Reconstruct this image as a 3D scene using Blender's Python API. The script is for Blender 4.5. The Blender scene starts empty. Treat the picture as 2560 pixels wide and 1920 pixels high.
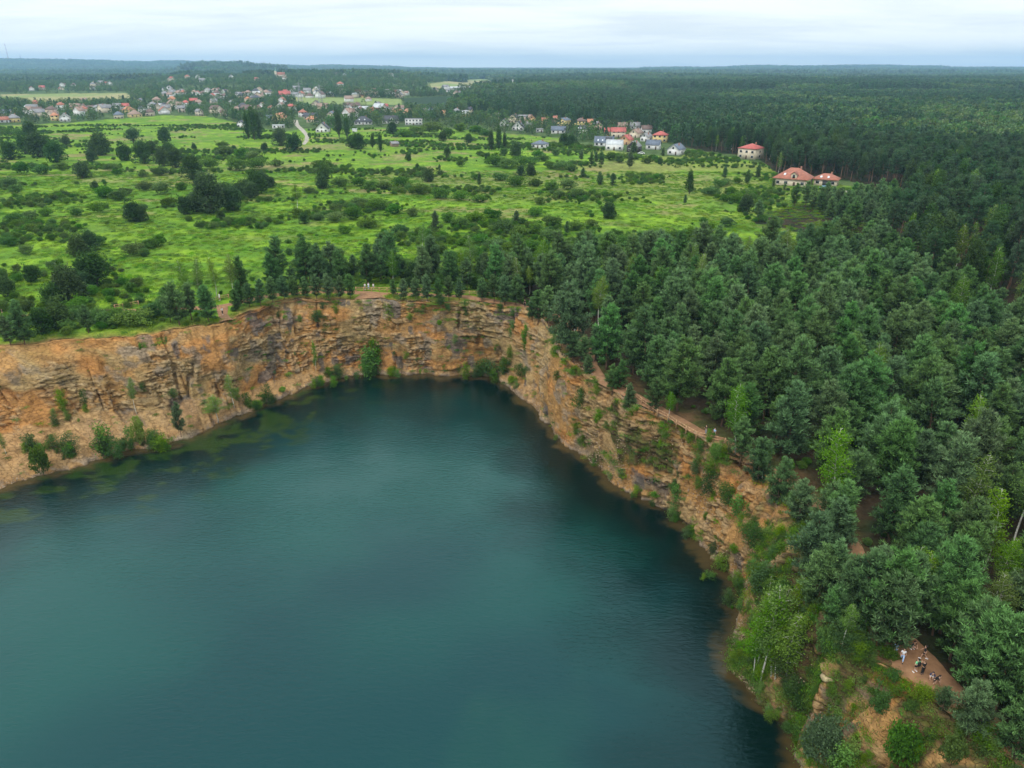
import bpy, math, random
import numpy as np
from mathutils import Vector, Matrix

# ------------------------------------------------------------------ camera, sky, sun, exposure
F = 737.0                                   # focal length in pixels at 1024 px width
PITCH = math.atan(317.5 / F)
CH = 72.0                                   # drone height above the water
sp, cp = math.sin(PITCH), math.cos(PITCH)
sc = bpy.context.scene
cam = bpy.data.objects.new('camera', bpy.data.cameras.new('camera'))
sc.collection.objects.link(cam)
cam.location = (0, 0, CH)
cam.rotation_euler = (math.pi / 2 - PITCH, 0, 0)
cam.data.sensor_width = 36.0
cam.data.lens = 36.0 * F / 1024.0
cam.data.clip_end = 60000
cam.data.clip_start = 0.5
sc.camera = cam
sc.view_settings.view_transform = 'Standard'
sc.view_settings.look = 'None'
sc.view_settings.exposure = 0.0
sc.view_settings.gamma = 1.0

SUN_EL, SUN_AZ = math.radians(52), math.radians(215)     # behind the camera, a little to the left
world = bpy.data.worlds.new('World')
sc.world = world
world.use_nodes = True
wt = world.node_tree
wt.nodes.clear()
def WN(t, **k):
    n = wt.nodes.new(t)
    for a, v in k.items(): setattr(n, a, v)
    return n
w_out = WN('ShaderNodeOutputWorld')
w_sky = WN('ShaderNodeTexSky', sky_type='NISHITA', sun_disc=False, sun_elevation=SUN_EL, sun_rotation=SUN_AZ)
w_b1 = WN('ShaderNodeBackground'); w_b1.inputs['Strength'].default_value = 0.08
wt.links.new(w_sky.outputs[0], w_b1.inputs['Color'])
w_tc = WN('ShaderNodeTexCoord')
w_sep = WN('ShaderNodeSeparateXYZ'); wt.links.new(w_tc.outputs['Generated'], w_sep.inputs[0])
# cloud deck coordinates: direction projected on a horizontal plane
w_z = WN('ShaderNodeMath', operation='MAXIMUM'); wt.links.new(w_sep.outputs['Z'], w_z.inputs[0]); w_z.inputs[1].default_value = 0.0
w_za = WN('ShaderNodeMath', operation='ADD'); wt.links.new(w_z.outputs[0], w_za.inputs[0]); w_za.inputs[1].default_value = 0.09
w_div = WN('ShaderNodeVectorMath', operation='DIVIDE')
w_cmb = WN('ShaderNodeCombineXYZ')
for i in range(3): wt.links.new(w_za.outputs[0], w_cmb.inputs[i])
wt.links.new(w_tc.outputs['Generated'], w_div.inputs[0]); wt.links.new(w_cmb.outputs[0], w_div.inputs[1])
w_mp = WN('ShaderNodeMapping'); w_mp.inputs['Scale'].default_value = (0.55, 1.0, 0.0); w_mp.inputs['Rotation'].default_value = (0, 0, math.radians(8))
wt.links.new(w_div.outputs[0], w_mp.inputs[0])
w_n = WN('ShaderNodeTexNoise'); w_n.inputs['Scale'].default_value = 0.75; w_n.inputs['Detail'].default_value = 8; w_n.inputs['Roughness'].default_value = 0.58; w_n.inputs['Distortion'].default_value = 0.35
wt.links.new(w_mp.outputs[0], w_n.inputs[0])
w_r = WN('ShaderNodeValToRGB'); wt.links.new(w_n.outputs['Fac'], w_r.inputs[0])
w_r.color_ramp.elements[0].position = 0.33; w_r.color_ramp.elements[0].color = (0.72, 0.785, 0.82, 1)
w_r.color_ramp.elements[1].position = 0.56; w_r.color_ramp.elements[1].color = (0.90, 0.94, 0.94, 1)
# the cloud deck is brighter overhead than at the horizon
w_mr = WN('ShaderNodeMapRange'); wt.links.new(w_z.outputs[0], w_mr.inputs[0])
w_mr.inputs[1].default_value = 0.14; w_mr.inputs[2].default_value = 0.8; w_mr.inputs[3].default_value = 1.32; w_mr.inputs[4].default_value = 1.85
w_b2 = WN('ShaderNodeBackground')
wt.links.new(w_r.outputs[0], w_b2.inputs['Color']); wt.links.new(w_mr.outputs[0], w_b2.inputs['Strength'])
w_mix = WN('ShaderNodeMixShader'); w_mix.inputs[0].default_value = 0.94
wt.links.new(w_b1.outputs[0], w_mix.inputs[1]); wt.links.new(w_b2.outputs[0], w_mix.inputs[2])
wt.links.new(w_mix.outputs[0], w_out.inputs['Surface'])

sun = bpy.data.objects.new('sun', bpy.data.lights.new('sun', 'SUN'))
sc.collection.objects.link(sun)
sun.data.energy = 1.9
sun.data.angle = math.radians(12)
sun.data.color = (1.0, 0.96, 0.9)
sd = Vector((math.sin(SUN_AZ) * math.cos(SUN_EL), math.cos(SUN_AZ) * math.cos(SUN_EL), math.sin(SUN_EL)))
sun.rotation_euler = sd.to_track_quat('Z', 'Y').to_euler()
sc.cycles.use_denoising = True
sc.cycles.max_bounces = 6
sc.cycles.diffuse_bounces = 2
sc.cycles.glossy_bounces = 2
sc.cycles.transmission_bounces = 3
sc.cycles.volume_bounces = 2
sc.cycles.transparent_max_bounces = 6

R = np.random.RandomState(11)
rnd = random.Random(5)

# ------------------------------------------------------------------ noise
def _h(ix, iy, iz, seed):
    n = (ix * 374761393 + iy * 668265263 + iz * 2147483647 + seed * 1442695041).astype(np.int64)
    n = (n ^ (n >> 13)) * 1274126177
    n = (n ^ (n >> 16)) & 0xffffff
    return n / float(0xffffff)
def vnoise(x, y, z=None, seed=0):
    x = np.asarray(x, float); y = np.asarray(y, float)
    z = np.zeros_like(x) if z is None else np.asarray(z, float)
    fx, fy, fz = np.floor(x), np.floor(y), np.floor(z)
    ix, iy, iz = fx.astype(np.int64), fy.astype(np.int64), fz.astype(np.int64)
    u, v, w = x - fx, y - fy, z - fz
    u, v, w = u*u*(3-2*u), v*v*(3-2*v), w*w*(3-2*w)
    r = 0
    for dx in (0, 1):
        for dy in (0, 1):
            for dz in (0, 1):
                wt_ = (u if dx else 1-u) * (v if dy else 1-v) * (w if dz else 1-w)
                r = r + wt_ * _h(ix+dx, iy+dy, iz+dz, seed)
    return r
def fbm(x, y, z=None, seed=0, oct=4):
    s, a, t = 0, 1.0, 0.0
    for o in range(oct):
        s = s + a * vnoise(x * 2**o, y * 2**o, None if z is None else z * 2**o, seed + o * 7)
        t += a; a *= 0.5
    return s / t
def sstep(a, b, x):
    t = np.clip((x - a) / (b - a), 0, 1); return t*t*(3-2*t)

def unit0(a): return a / (np.linalg.norm(a, axis=-1, keepdims=True) + 1e-9)
# ------------------------------------------------------------------ lie of the land
CX, CY = -25.0, 85.0
RIDGE = [(-900,150),(0,150.5),(155,151.7),(311,156.5),(389,158),(447,154.6),(474,157.5),(537,156.5),(556,158.3),(606,163),(661,165),(719,166.9),(778,168.8),(828,165.3),(860,166.9),(967,169.2),(1017,173.6),(1064,173),(1122,175),(1258,175),(1394,177),(1464,178),(1491,178),(1589,176.8),(1635,172),(1710,171),(1780,173),(1894,167),(2011,169),(2127,166.3),(2225,166.3),(2256,169),(2340,168),(2369,172),(2560,172),(3400,172)]
MIDHILL = [(400,196),(466,181),(521,165.5),(564,161),(606,164.5),(641,169),(692,178),(740,196)]
def depression(py): return PITCH + math.atan((py * 0.4 - 384) / F)
def H(x, y):
    x = np.asarray(x, float); y = np.asarray(y, float)
    z = 19.0 - 3.3 * np.exp(-((x-45)**2 + (y-75)**2) / 70.0**2)
    rr_ = np.hypot(x, y)
    z = z + (fbm(x/90, y/90, seed=3, oct=2) - 0.5) * 3.0 * sstep(260, 520, rr_) + (fbm(x/400, y/400, seed=4, oct=2) - 0.5) * 8.0 * sstep(900, 2500, rr_)
    ys = np.maximum(y, 50.0)
    px = (x / ys * 1.092 * F + 512) / 0.4
    def ridge(tab, Y0, sig, tree):
        zt = np.interp(px, [t[0] for t in tab], [CH - Y0 * math.tan(depression(t[1])) for t in tab]) - tree
        return np.maximum(zt - 19, 0) * np.exp(-((y - Y0) / sig)**2)
    far = np.where(y > 500, ridge(RIDGE, 9500, 1900, 12) + ridge(MIDHILL, 4800, 700, 12), 0)
    wx = np.interp(px, [-400, 0, 300, 450, 1000, 1180], [.25, .25, .35, 1, 1, 0])
    z = z + np.where(y > 500, 23 * sstep(950, 2350, y) * (1 - sstep(2500, 3600, y)) * wx, 0)
    g = 11 * np.exp(-((x - 520)/330)**2 - ((y - 3050)/260)**2)
    return z + far + g
def P(X, Y, Z):
    d = CH - Z; zz = np.maximum(Y*cp + d*sp, 0.1)
    return (512 + F*X/zz)/.4, (384 + F*(d*cp - Y*sp)/zz)/.4, zz
def G(px, py, h=None):
    u = (px*0.4-512)/F; v = (py*0.4-384)/F
    z = 19.0 if h is None else h
    for _ in range(1 if h is not None else 6):
        t = (CH - z)/(sp + v*cp); X, Y = u*t, t*(cp - v*sp)
        if h is None: z = float(H(X, Y))
    return X, Y
WL = [(0,1225),(39,1207),(93,1190),(155,1178),(210,1164),(249,1149),(280,1137),(330,1123),(373,1120),(412,1118),(439,1102),(482,1094),(505,1083),(540,1063),(583,1044),(630,1030),(653,1013),(700,997),(727,987),(758,972),(778,963),(813,959),(844,949),(875,941),(933,935),(995,939),(1062,935),(1108,941),(1167,939),(1205,939),(1244,951),(1272,967),(1291,986),(1322,1009),(1349,1033),(1349,1050),(1379,1063),(1387,1089),(1410,1112),(1441,1132),(1472,1155),(1503,1174),(1530,1209),(1562,1229),(1600,1244),(1635,1262),(1667,1279),(1698,1300),(1726,1325),(1752,1369),(1791,1408),(1826,1434),(1860,1469),(1856,1525),(1836,1583),(1828,1622),(1832,1688),(1863,1712),(1894,1754),(1933,1782),(1980,1805),(2015,1824),(2003,1855),(1995,1894),(1999,1920)]
RM = [(0,865),(78,861),(155,848),(233,847),(330,842),(389,834),(467,818),(544,810),(583,797),(622,781),(680,758),(739,746),(817,749),(894,749),(949,745),(1011,753),(1089,757),(1167,753),(1244,760),(1303,768),(1342,788),(1361,807),(1388,842),(1384,869),(1419,912),(1472,941),(1503,972),(1511,988),(1550,1011),(1589,1030),(1635,1042),(1667,1061),(1705,1085),(1752,1108),(1807,1122),(1900,1175),(1985,1235),(2030,1310),(2050,1390),(2052,1480),(2062,1570),(2118,1618),(2205,1655),(2262,1692),(2312,1736),(2370,1780),(2450,1838),(2560,1910)]
def polar(x, y): return np.degrees(np.arctan2(np.asarray(x)-CX, np.asarray(y)-CY)), np.hypot(np.asarray(x)-CX, np.asarray(y)-CY)
def curve(pts, extra):
    w = [polar(*p) for p in pts] + [(a, r) for a, r in extra]
    w.sort()
    a = np.array([float(q[0]) for q in w]); r = np.array([float(q[1]) for q in w])
    return np.concatenate([a-360, a, a+360]), np.concatenate([r, r, r])
WA = curve([G(*p, h=0) for p in WL], [(130, 70), (145, 95), (160, 135), (175, 150), (-170, 140), (-150, 125), (-120, 105), (-95, 90), (-80, 82)])
RA = curve([G(*p) for p in RM], [(128, 84), (145, 110), (160, 152), (175, 166), (-170, 158), (-150, 146), (-120, 128), (-95, 115), (-75, 107)])
def rw_(a): return np.interp(a, *WA) + (fbm(np.asarray(a)*1.1, np.asarray(a)*0, seed=21, oct=4) - 0.5) * 1.6
def rr_(a): return np.maximum(np.interp(a, *RA) + (fbm(np.asarray(a)*0.9, np.asarray(a)*0, seed=22, oct=4) - 0.5) * 2.2, np.interp(a, *WA) + 1.6)
_pa = [-180,-95,-70,-45,-28,-15,5,22,30,79,83,96,99,106,111,125,180]
_hf = [4,6,6.5,5,3.5,2,1.5,2.5,0.8,0.8,9.5,8.5,4,4,4,4,4]
_ff = [.5,.6,.62,.55,.5,.35,.3,.5,.15,.15,.14,.2,.55,.6,.4,.3,.4]
def bench(a): return sstep(80, 83, np.asarray(a)) * sstep(99, 96, np.asarray(a))      # steep rock below, wooded slope above
def prof_(a):
    a = np.asarray(a, float); b = 1 - bench(a)*.8
    return np.interp(a, _pa, _hf)*(1 + b*(-.65 + 1.3*fbm(a*.22, a*0, seed=50, oct=3))), np.interp(a, _pa, _ff)*(1 + b*(-.4 + .8*fbm(a*.2, a*0+3, seed=51, oct=2)))
def surf(x, y):
    """height of the undisplaced ground at a point, cliffs and talus included"""
    a, r = polar(x, y); w, q = rw_(a), rr_(a)
    hf, ff = prof_(a)
    top = H(x, y)
    rf = w + (q - w) * ff
    z = np.where(r < w, 0, np.where(r < rf, hf*(r-w)/(rf-w), np.where(r < q, hf + (top-hf)*(r-rf)/(q-rf), top)))
    return z
def hit(px, py):
    """where the sight line through a photo pixel meets the land: a real place with its own height"""
    u = (px*0.4-512)/F; v = (py*0.4-384)/F
    t = np.arange(50, 420, 0.25)
    X, Y, Z = u*t, t*(cp - v*sp), CH - t*(sp + v*cp)
    S = surf(X, Y)
    k = np.argmax(Z <= S + 0.02)
    if k == 0:
        X1, Y1 = G(px, py); return X1, Y1, float(H(X1, Y1))
    return float(X[k]), float(Y[k]), float(S[k])

# ------------------------------------------------------------------ mesh and node helpers
COL = sc.collection
def mesh_np(name, V, quads=None, tris=None, mats=(), attrs=None, smooth=False, fmat=None):
    me = bpy.data.meshes.new(name)
    V = np.asarray(V, np.float32)
    me.vertices.add(len(V)); me.vertices.foreach_set('co', V.ravel())
    L, S, n = [], [], 0
    if quads is not None and len(quads):
        quads = np.asarray(quads); L.append(quads.ravel()); S.append(np.arange(len(quads))*4); n = quads.size
    if tris is not None and len(tris):
        tris = np.asarray(tris); L.append(tris.ravel()); S.append(n + np.arange(len(tris))*3)
    L = np.concatenate(L).astype(np.int32); S = np.concatenate(S).astype(np.int32)
    me.loops.add(len(L)); me.loops.foreach_set('vertex_index', L)
    me.polygons.add(len(S)); me.polygons.foreach_set('loop_start', S)
    for m in mats: me.materials.append(m)
    if fmat is not None: me.polygons.foreach_set('material_index', np.asarray(fmat, np.int32))
    if smooth: me.polygons.foreach_set('use_smooth', np.ones(len(S), bool))
    me.update(calc_edges=True)
    for k, a in (attrs or {}).items():
        a = np.asarray(a, np.float32)
        if a.ndim == 1: at = me.attributes.new(k, 'FLOAT', 'POINT'); at.data.foreach_set('value', a)
        else:
            at = me.attributes.new(k, 'FLOAT_COLOR', 'POINT'); at.data.foreach_set('color', np.hstack([a, np.ones((len(a), 1), np.float32)]).astype(np.float32).ravel())
    return me
class MB:
    """collects boxes, tubes and polygons for one part"""
    def __init__(s): s.v, s.q, s.t, s.qm, s.tm, s.m = [], [], [], [], [], 0
    def add(s, V, q=(), t=()):
        b = sum(len(a) for a in s.v)
        s.v.append(np.asarray(V, float))
        for f in q: s.q.append([i+b for i in f]); s.qm.append(s.m)
        for f in t: s.t.append([i+b for i in f]); s.tm.append(s.m)
    def box(s, x0, x1, y0, y1, z0, z1, M=None):
        V = np.array([(x0,y0,z0),(x1,y0,z0),(x1,y1,z0),(x0,y1,z0),(x0,y0,z1),(x1,y0,z1),(x1,y1,z1),(x0,y1,z1)], float)
        if M is not None: V = np.array([M @ Vector(p) for p in V])
        s.add(V, [(0,3,2,1),(4,5,6,7),(0,1,5,4),(1,2,6,5),(2,3,7,6),(3,0,4,7)])
    def tube(s, pts, rad, n=6, cap=True):
        pts = [np.array(p, float) for p in pts]; rings = []
        for i, p in enumerate(pts):
            d = pts[min(i+1, len(pts)-1)] - pts[max(i-1, 0)]
            d = d / (np.linalg.norm(d) + 1e-9)
            u = np.cross(d, (0.3, 0.9, 0.1) if abs(d[2]) > .7 else (0, 0, 1)); u /= np.linalg.norm(u) + 1e-9
            w = np.cross(d, u); r = rad[i] if hasattr(rad, '__len__') else rad
            rings += [p + r*(math.cos(2*math.pi*k/n)*u + math.sin(2*math.pi*k/n)*w) for k in range(n)]
        q = [(i*n+k, i*n+(k+1) % n, (i+1)*n+(k+1) % n, (i+1)*n+k) for i in range(len(pts)-1) for k in range(n)]
        t = []
        if cap:
            rings += [pts[0], pts[-1]]; c0, c1, b = len(rings)-2, len(rings)-1, (len(pts)-1)*n
            t = [(c0, (k+1) % n, k) for k in range(n)] + [(c1, b+k, b+(k+1) % n) for k in range(n)]
        s.add(rings, q, t)
    def mesh(s, name, mats, smooth=False):
        return mesh_np(name, np.concatenate(s.v), s.q, s.t, mats if isinstance(mats, (list, tuple)) else [mats], smooth=smooth, fmat=s.qm + s.tm)
def link(o, parent=None):
    COL.objects.link(o)
    if parent is not None: o.parent = parent
    return o
def tag(o, label=None, cat=None, group=None, kind=None):
    if label: o['label'] = label
    if cat: o['category'] = cat
    if group: o['group'] = group
    if kind: o['kind'] = kind
    return o
def obj(name, me, parent=None, loc=(0, 0, 0), rz=0.0, s=1.0):
    o = bpy.data.objects.new(name, me); o.location = loc; o.rotation_euler = (0, 0, rz)
    o.scale = (s, s, s) if not hasattr(s, '__len__') else s
    return link(o, parent)
def empty(name, loc, rz=0.0, s=1.0):
    o = bpy.data.objects.new(name, None); o.location = loc; o.rotation_euler = (0, 0, rz)
    o.scale = (s, s, s) if not hasattr(s, '__len__') else s
    o.empty_display_size = 0.3
    return link(o)

class Mat:
    def __init__(s, name, rough=0.8):
        s.m = bpy.data.materials.new(name); s.m.use_nodes = True; s.nt = s.m.node_tree
        s.b = s.nt.nodes['Principled BSDF']; s.o = s.nt.nodes['Material Output']
        s.b.inputs['Roughness'].default_value = rough
    def n(s, t, ins=None, **k):
        nd = s.nt.nodes.new(t)
        for a, v in k.items(): setattr(nd, a, v)
        for a, v in (ins or {}).items(): s.set(nd.inputs[a], v)
        return nd
    def set(s, sock, v):
        if isinstance(v, bpy.types.NodeSocket): s.nt.links.new(v, sock)
        elif hasattr(v, '__len__') and len(v) == 3 and sock.type == 'RGBA': sock.default_value = (*v, 1)
        else: sock.default_value = v
    def pos(s, scale=(1, 1, 1), rot=(0, 0, 0)):
        g = s.n('ShaderNodeNewGeometry')
        m = s.n('ShaderNodeMapping', {'Vector': g.outputs['Position'], 'Scale': scale, 'Rotation': rot})
        return m.outputs[0]
    def noise(s, vec, scale, detail=4, rough=.55, dist=0):
        return s.n('ShaderNodeTexNoise', {'Vector': vec, 'Scale': scale, 'Detail': detail, 'Roughness': rough, 'Distortion': dist}).outputs['Fac']
    def ramp(s, fac, stops):
        r = s.n('ShaderNodeValToRGB'); s.set(r.inputs[0], fac); e = r.color_ramp.elements
        while len(e) < len(stops): e.new(0.5)
        for i, (p, c) in enumerate(stops):
            e[i].position = p; e[i].color = (*c, 1) if hasattr(c, '__len__') else (c, c, c, 1)
        return r.outputs[0]
    def mix(s, f, a, b, mode='MIX'):
        m = s.n('ShaderNodeMix', data_type='RGBA', blend_type=mode, clamp_factor=True)
        s.set(m.inputs[0], f); s.set(m.inputs[6], a); s.set(m.inputs[7], b)
        return m.outputs[2]
    def math(s, op, a, b=0.0, c=None):
        m = s.n('ShaderNodeMath', operation=op); s.set(m.inputs[0], a); s.set(m.inputs[1], b)
        if c is not None: s.set(m.inputs[2], c)
        return m.outputs[0]
    def bump(s, h, strength=.5, dist=.1):
        b = s.n('ShaderNodeBump', {'Height': h, 'Strength': strength, 'Distance': dist})
        s.nt.links.new(b.outputs[0], s.b.inputs['Normal'])
    def base(s, c): s.set(s.b.inputs['Base Color'], c)

def foliage(name, dark, light, hue=0.02, val=0.35, trans=0.25):
    """needle or leaf material; each plant and each clump differs a little"""
    M = Mat(name, 0.6)
    a = M.n('ShaderNodeAttribute', attribute_name='tint').outputs['Fac']
    oi = M.n('ShaderNodeObjectInfo').outputs['Random']
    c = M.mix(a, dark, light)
    h = M.n('ShaderNodeHueSaturation', {'Color': c})
    M.set(h.inputs['Hue'], M.math('MULTIPLY_ADD', oi, hue*2, 0.5-hue))
    r2 = M.math('FRACT', M.math('MULTIPLY', oi, 13.7), 0)
    M.set(h.inputs['Value'], M.math('MULTIPLY_ADD', r2, val*2, 1-val))
    r3 = M.math('FRACT', M.math('MULTIPLY', oi, 7.3), 0)
    M.set(h.inputs['Saturation'], M.math('MULTIPLY_ADD', r3, 0.3, 0.85))
    M.base(h.outputs[0])
    M.b.inputs['Specular IOR Level'].default_value = 0.25
    t = M.n('ShaderNodeBsdfTranslucent', {'Color': h.outputs[0]})
    mx = M.n('ShaderNodeMixShader', {0: trans, 1: M.b.outputs[0], 2: t.outputs[0]})
    M.nt.links.new(mx.outputs[0], M.o.inputs['Surface'])
    return M.m
def plain(name, col, rough=.8, var=0.08, scale=3.0, metal=0):
    M = Mat(name, rough); tc = M.n('ShaderNodeTexCoord').outputs['Object']
    f = M.noise(tc, scale, 3)
    c2 = tuple(max(0, c*(1-2*var)) for c in col); c3 = tuple(min(1, c*(1+2*var)) for c in col)
    M.base(M.ramp(f, [(0.3, c2), (0.7, c3)])); M.b.inputs['Metallic'].default_value = metal
    return M.m

# foliage colours
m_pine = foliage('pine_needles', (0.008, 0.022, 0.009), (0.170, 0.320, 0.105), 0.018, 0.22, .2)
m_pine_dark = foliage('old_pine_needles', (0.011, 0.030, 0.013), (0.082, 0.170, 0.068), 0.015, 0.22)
m_birch = foliage('birch_leaves', (0.045, 0.110, 0.010), (0.165, 0.310, 0.022), 0.02, 0.2, 0.35)
m_bush = foliage('shrub_leaves', (0.038, 0.095, 0.012), (0.120, 0.245, 0.030), 0.025, 0.28, 0.3)
m_tree = foliage('tree_leaves', (0.016, 0.044, 0.010), (0.078, 0.160, 0.034), 0.02, 0.25)
m_lime = foliage('lime_leaves', (0.10, 0.20, 0.01), (0.26, 0.42, 0.02), 0.02, 0.15, 0.35)
m_willow = foliage('willow_leaves', (0.05, 0.10, 0.04), (0.13, 0.23, 0.09), 0.01, 0.15, 0.3)
m_herb = foliage('meadow_herbs', (0.09, 0.20, 0.015), (0.20, 0.34, 0.022), 0.03, 0.3, 0.35)
m_far = foliage('far_leaves', (0.036, 0.078, 0.026), (0.110, 0.205, 0.055), 0.035, 0.35)
m_fardark = foliage('far_needles', (0.022, 0.056, 0.026), (0.085, 0.175, 0.072), 0.02, 0.3)
m_bark = plain('pine_bark', (0.13, 0.075, 0.045), .9)
m_white_bark = plain('birch_bark', (0.52, 0.50, 0.45), .8, .3, 9)
m_grey_bark = plain('grey_bark', (0.10, 0.085, 0.065), .9)

# ------------------------------------------------------------------ plants
def unit(a): return a / (np.linalg.norm(a, axis=-1, keepdims=True) + 1e-9)
def blades(C, D, L, W, rg):
    """one small leaf-shaped face per row"""
    C, D = np.asarray(C, float), unit(np.asarray(D, float)); n = len(C)
    sd_ = unit(np.cross(D, rg.normal(size=(n, 3))))
    L = np.broadcast_to(np.asarray(L, float).reshape(-1, 1), (n, 1)); W = np.broadcast_to(np.asarray(W, float).reshape(-1, 1), (n, 1))
    V = np.stack([C, C + D*L*.5 + sd_*W*.5, C + D*L, C + D*L*.5 - sd_*W*.5], 1).reshape(-1, 3)
    return V, np.arange(n*4).reshape(-1, 4)
def crown_mesh(name, C, D, L, W, tint, mat, rg):
    V, q = blades(C, D, L, W, rg)
    return mesh_np(name, V, q, mats=[mat], attrs={'tint': np.repeat(tint, 4)})
def pine(seed, Hh=11.0, Rm=2.9, z0f=0.18, dens=1.0, mat=None, fine=1.0, lean=0.0, flat=0.0):
    """Scots pine: whorls of upturned limbs carrying brushes of needles; returns crown and trunk meshes"""
    rg = np.random.RandomState(seed); trunk = MB(); C, D, T = [], [], []
    ax = rg.uniform(-1, 1, 2) * lean
    def axis(z): t = z/Hh; return np.array([ax[0]*t*t*Hh*.15 + .12*math.sin(z*.9+seed), ax[1]*t*t*Hh*.15 + .12*math.cos(z*.7+seed), z])
    trunk.tube([axis(z) for z in np.linspace(-.5, Hh*.96, 9)], [.17*(1-.9*i/8)*Hh/11 for i in range(9)], 6)
    z = Hh*z0f
    while z < Hh*.98:
        t = (z - Hh*z0f)/(Hh*(1-z0f))
        prof = (1-t)**(.62+.3*flat) * (0.55 + .45*min(1, t*3.2 + .1))
        nb = rg.randint(4, 7) if t < .85 else 3
        a0 = rg.uniform(0, 6.28)
        for k in range(nb):
            if rg.uniform() < .1: continue
            a = a0 + 6.283*k/nb + rg.normal()*.22
            Lb = max(.35, Rm*prof*rg.uniform(.60, 1.22)); el = math.radians(8 + 42*t + rg.normal()*8)
            dr = np.array([math.cos(a)*math.cos(el), math.sin(a)*math.cos(el), math.sin(el)])
            p0 = axis(z); p1 = p0 + dr*Lb*.55; p2 = p0 + dr*Lb + np.array([0, 0, .12*Lb])
            trunk.tube([p0, p1, p2], [.045, .03, .012], 3, cap=False)
            nt = int(max(3, Lb*10*dens))
            for j in range(nt):
                f = .22 + .78*(j+rg.uniform())/nt
                pc = p0 + dr*Lb*f + np.array([0, 0, .12*Lb*f*f])
                side = rg.normal(size=3)*np.array([1, 1, .28])*.34*Lb*.45*(1.15-.5*f)
                C.append(pc + side); D.append(unit(dr*.55 + side*.6 + np.array([0, 0, .75])))
                T.append(np.clip(-.02 + .70*f + .30*t + rg.normal()*.18, 0, 1)**1.5)  # shade of the crown gaps painted dark, tips and treetop lighter
        z += Hh*.062*rg.uniform(.75, 1.25)
    for _ in range(5): C.append(axis(Hh*rg.uniform(.93, 1.0))); D.append(np.array([rg.normal()*.3, rg.normal()*.3, 1])); T.append(.85)
    C, D, T = np.array(C), np.array(D), np.array(T); m = int(7*fine)
    Cn = np.repeat(C, m, 0) + rg.normal(size=(len(C)*m, 3))*.09; Dn = np.repeat(D, m, 0) + rg.normal(size=(len(C)*m, 3))*.62
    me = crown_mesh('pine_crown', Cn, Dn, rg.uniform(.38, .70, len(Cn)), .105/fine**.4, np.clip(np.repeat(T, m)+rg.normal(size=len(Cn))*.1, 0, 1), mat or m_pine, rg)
    return me, trunk.mesh('pine_trunk', m_bark, True)
def birch(seed, Hh=12.0, Rm=2.2, mat=None, sparse=1.0, z0f=.28):
    rg = np.random.RandomState(seed); trunk = MB(); C, D, T = [], [], []
    def axis(z): return np.array([.3*math.sin(z*.35+seed), .3*math.cos(z*.3+seed*2), z])
    trunk.tube([axis(z) for z in np.linspace(-.4, Hh*.97, 10)], [.095*(1-.85*i/9)*Hh/11 for i in range(10)], 6)
    n = int(34*Hh/12)
    for i in range(n):
        t = (i+.5)/n; z = Hh*(z0f + (.98-z0f)*t)
        prof = math.sin(math.pi*min(1, .18+.82*t))**.75*.95 + .05
        a = i*2.4 + rg.normal()*.4; Lb = max(.4, Rm*prof*rg.uniform(.6, 1.15)); el = math.radians(38+rg.normal()*10)
        dr = np.array([math.cos(a)*math.cos(el), math.sin(a)*math.cos(el), math.sin(el)])
        p0 = axis(z-Lb*.3); trunk.tube([p0, p0+dr*Lb*.6, p0+dr*Lb+np.array([0, 0, -.1*Lb])], [.03, .02, .008], 3, cap=False)
        nt = int(max(4, Lb*9*sparse))
        for j in range(nt):
            f = .25 + .8*(j+rg.uniform())/nt
            C.append(p0 + dr*Lb*f + rg.normal(size=3)*np.array([.24, .24, .2])*Lb**.5 - np.array([0, 0, rg.uniform(0, .5)*f]))
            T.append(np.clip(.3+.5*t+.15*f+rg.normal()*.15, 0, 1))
    C, T = np.array(C), np.array(T); m = 10
    Cn = np.repeat(C, m, 0) + rg.normal(size=(len(C)*m, 3))*.22; Dn = rg.normal(size=(len(Cn), 3)) + np.array([0, 0, -.25])
    me = crown_mesh('birch_crown', Cn, Dn, rg.uniform(.13, .26, len(Cn)), .13, np.clip(np.repeat(T, m)+rg.normal(size=len(Cn))*.12, 0, 1), mat or m_birch, rg)
    return me, trunk.mesh('birch_trunk', m_white_bark, True)
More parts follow.
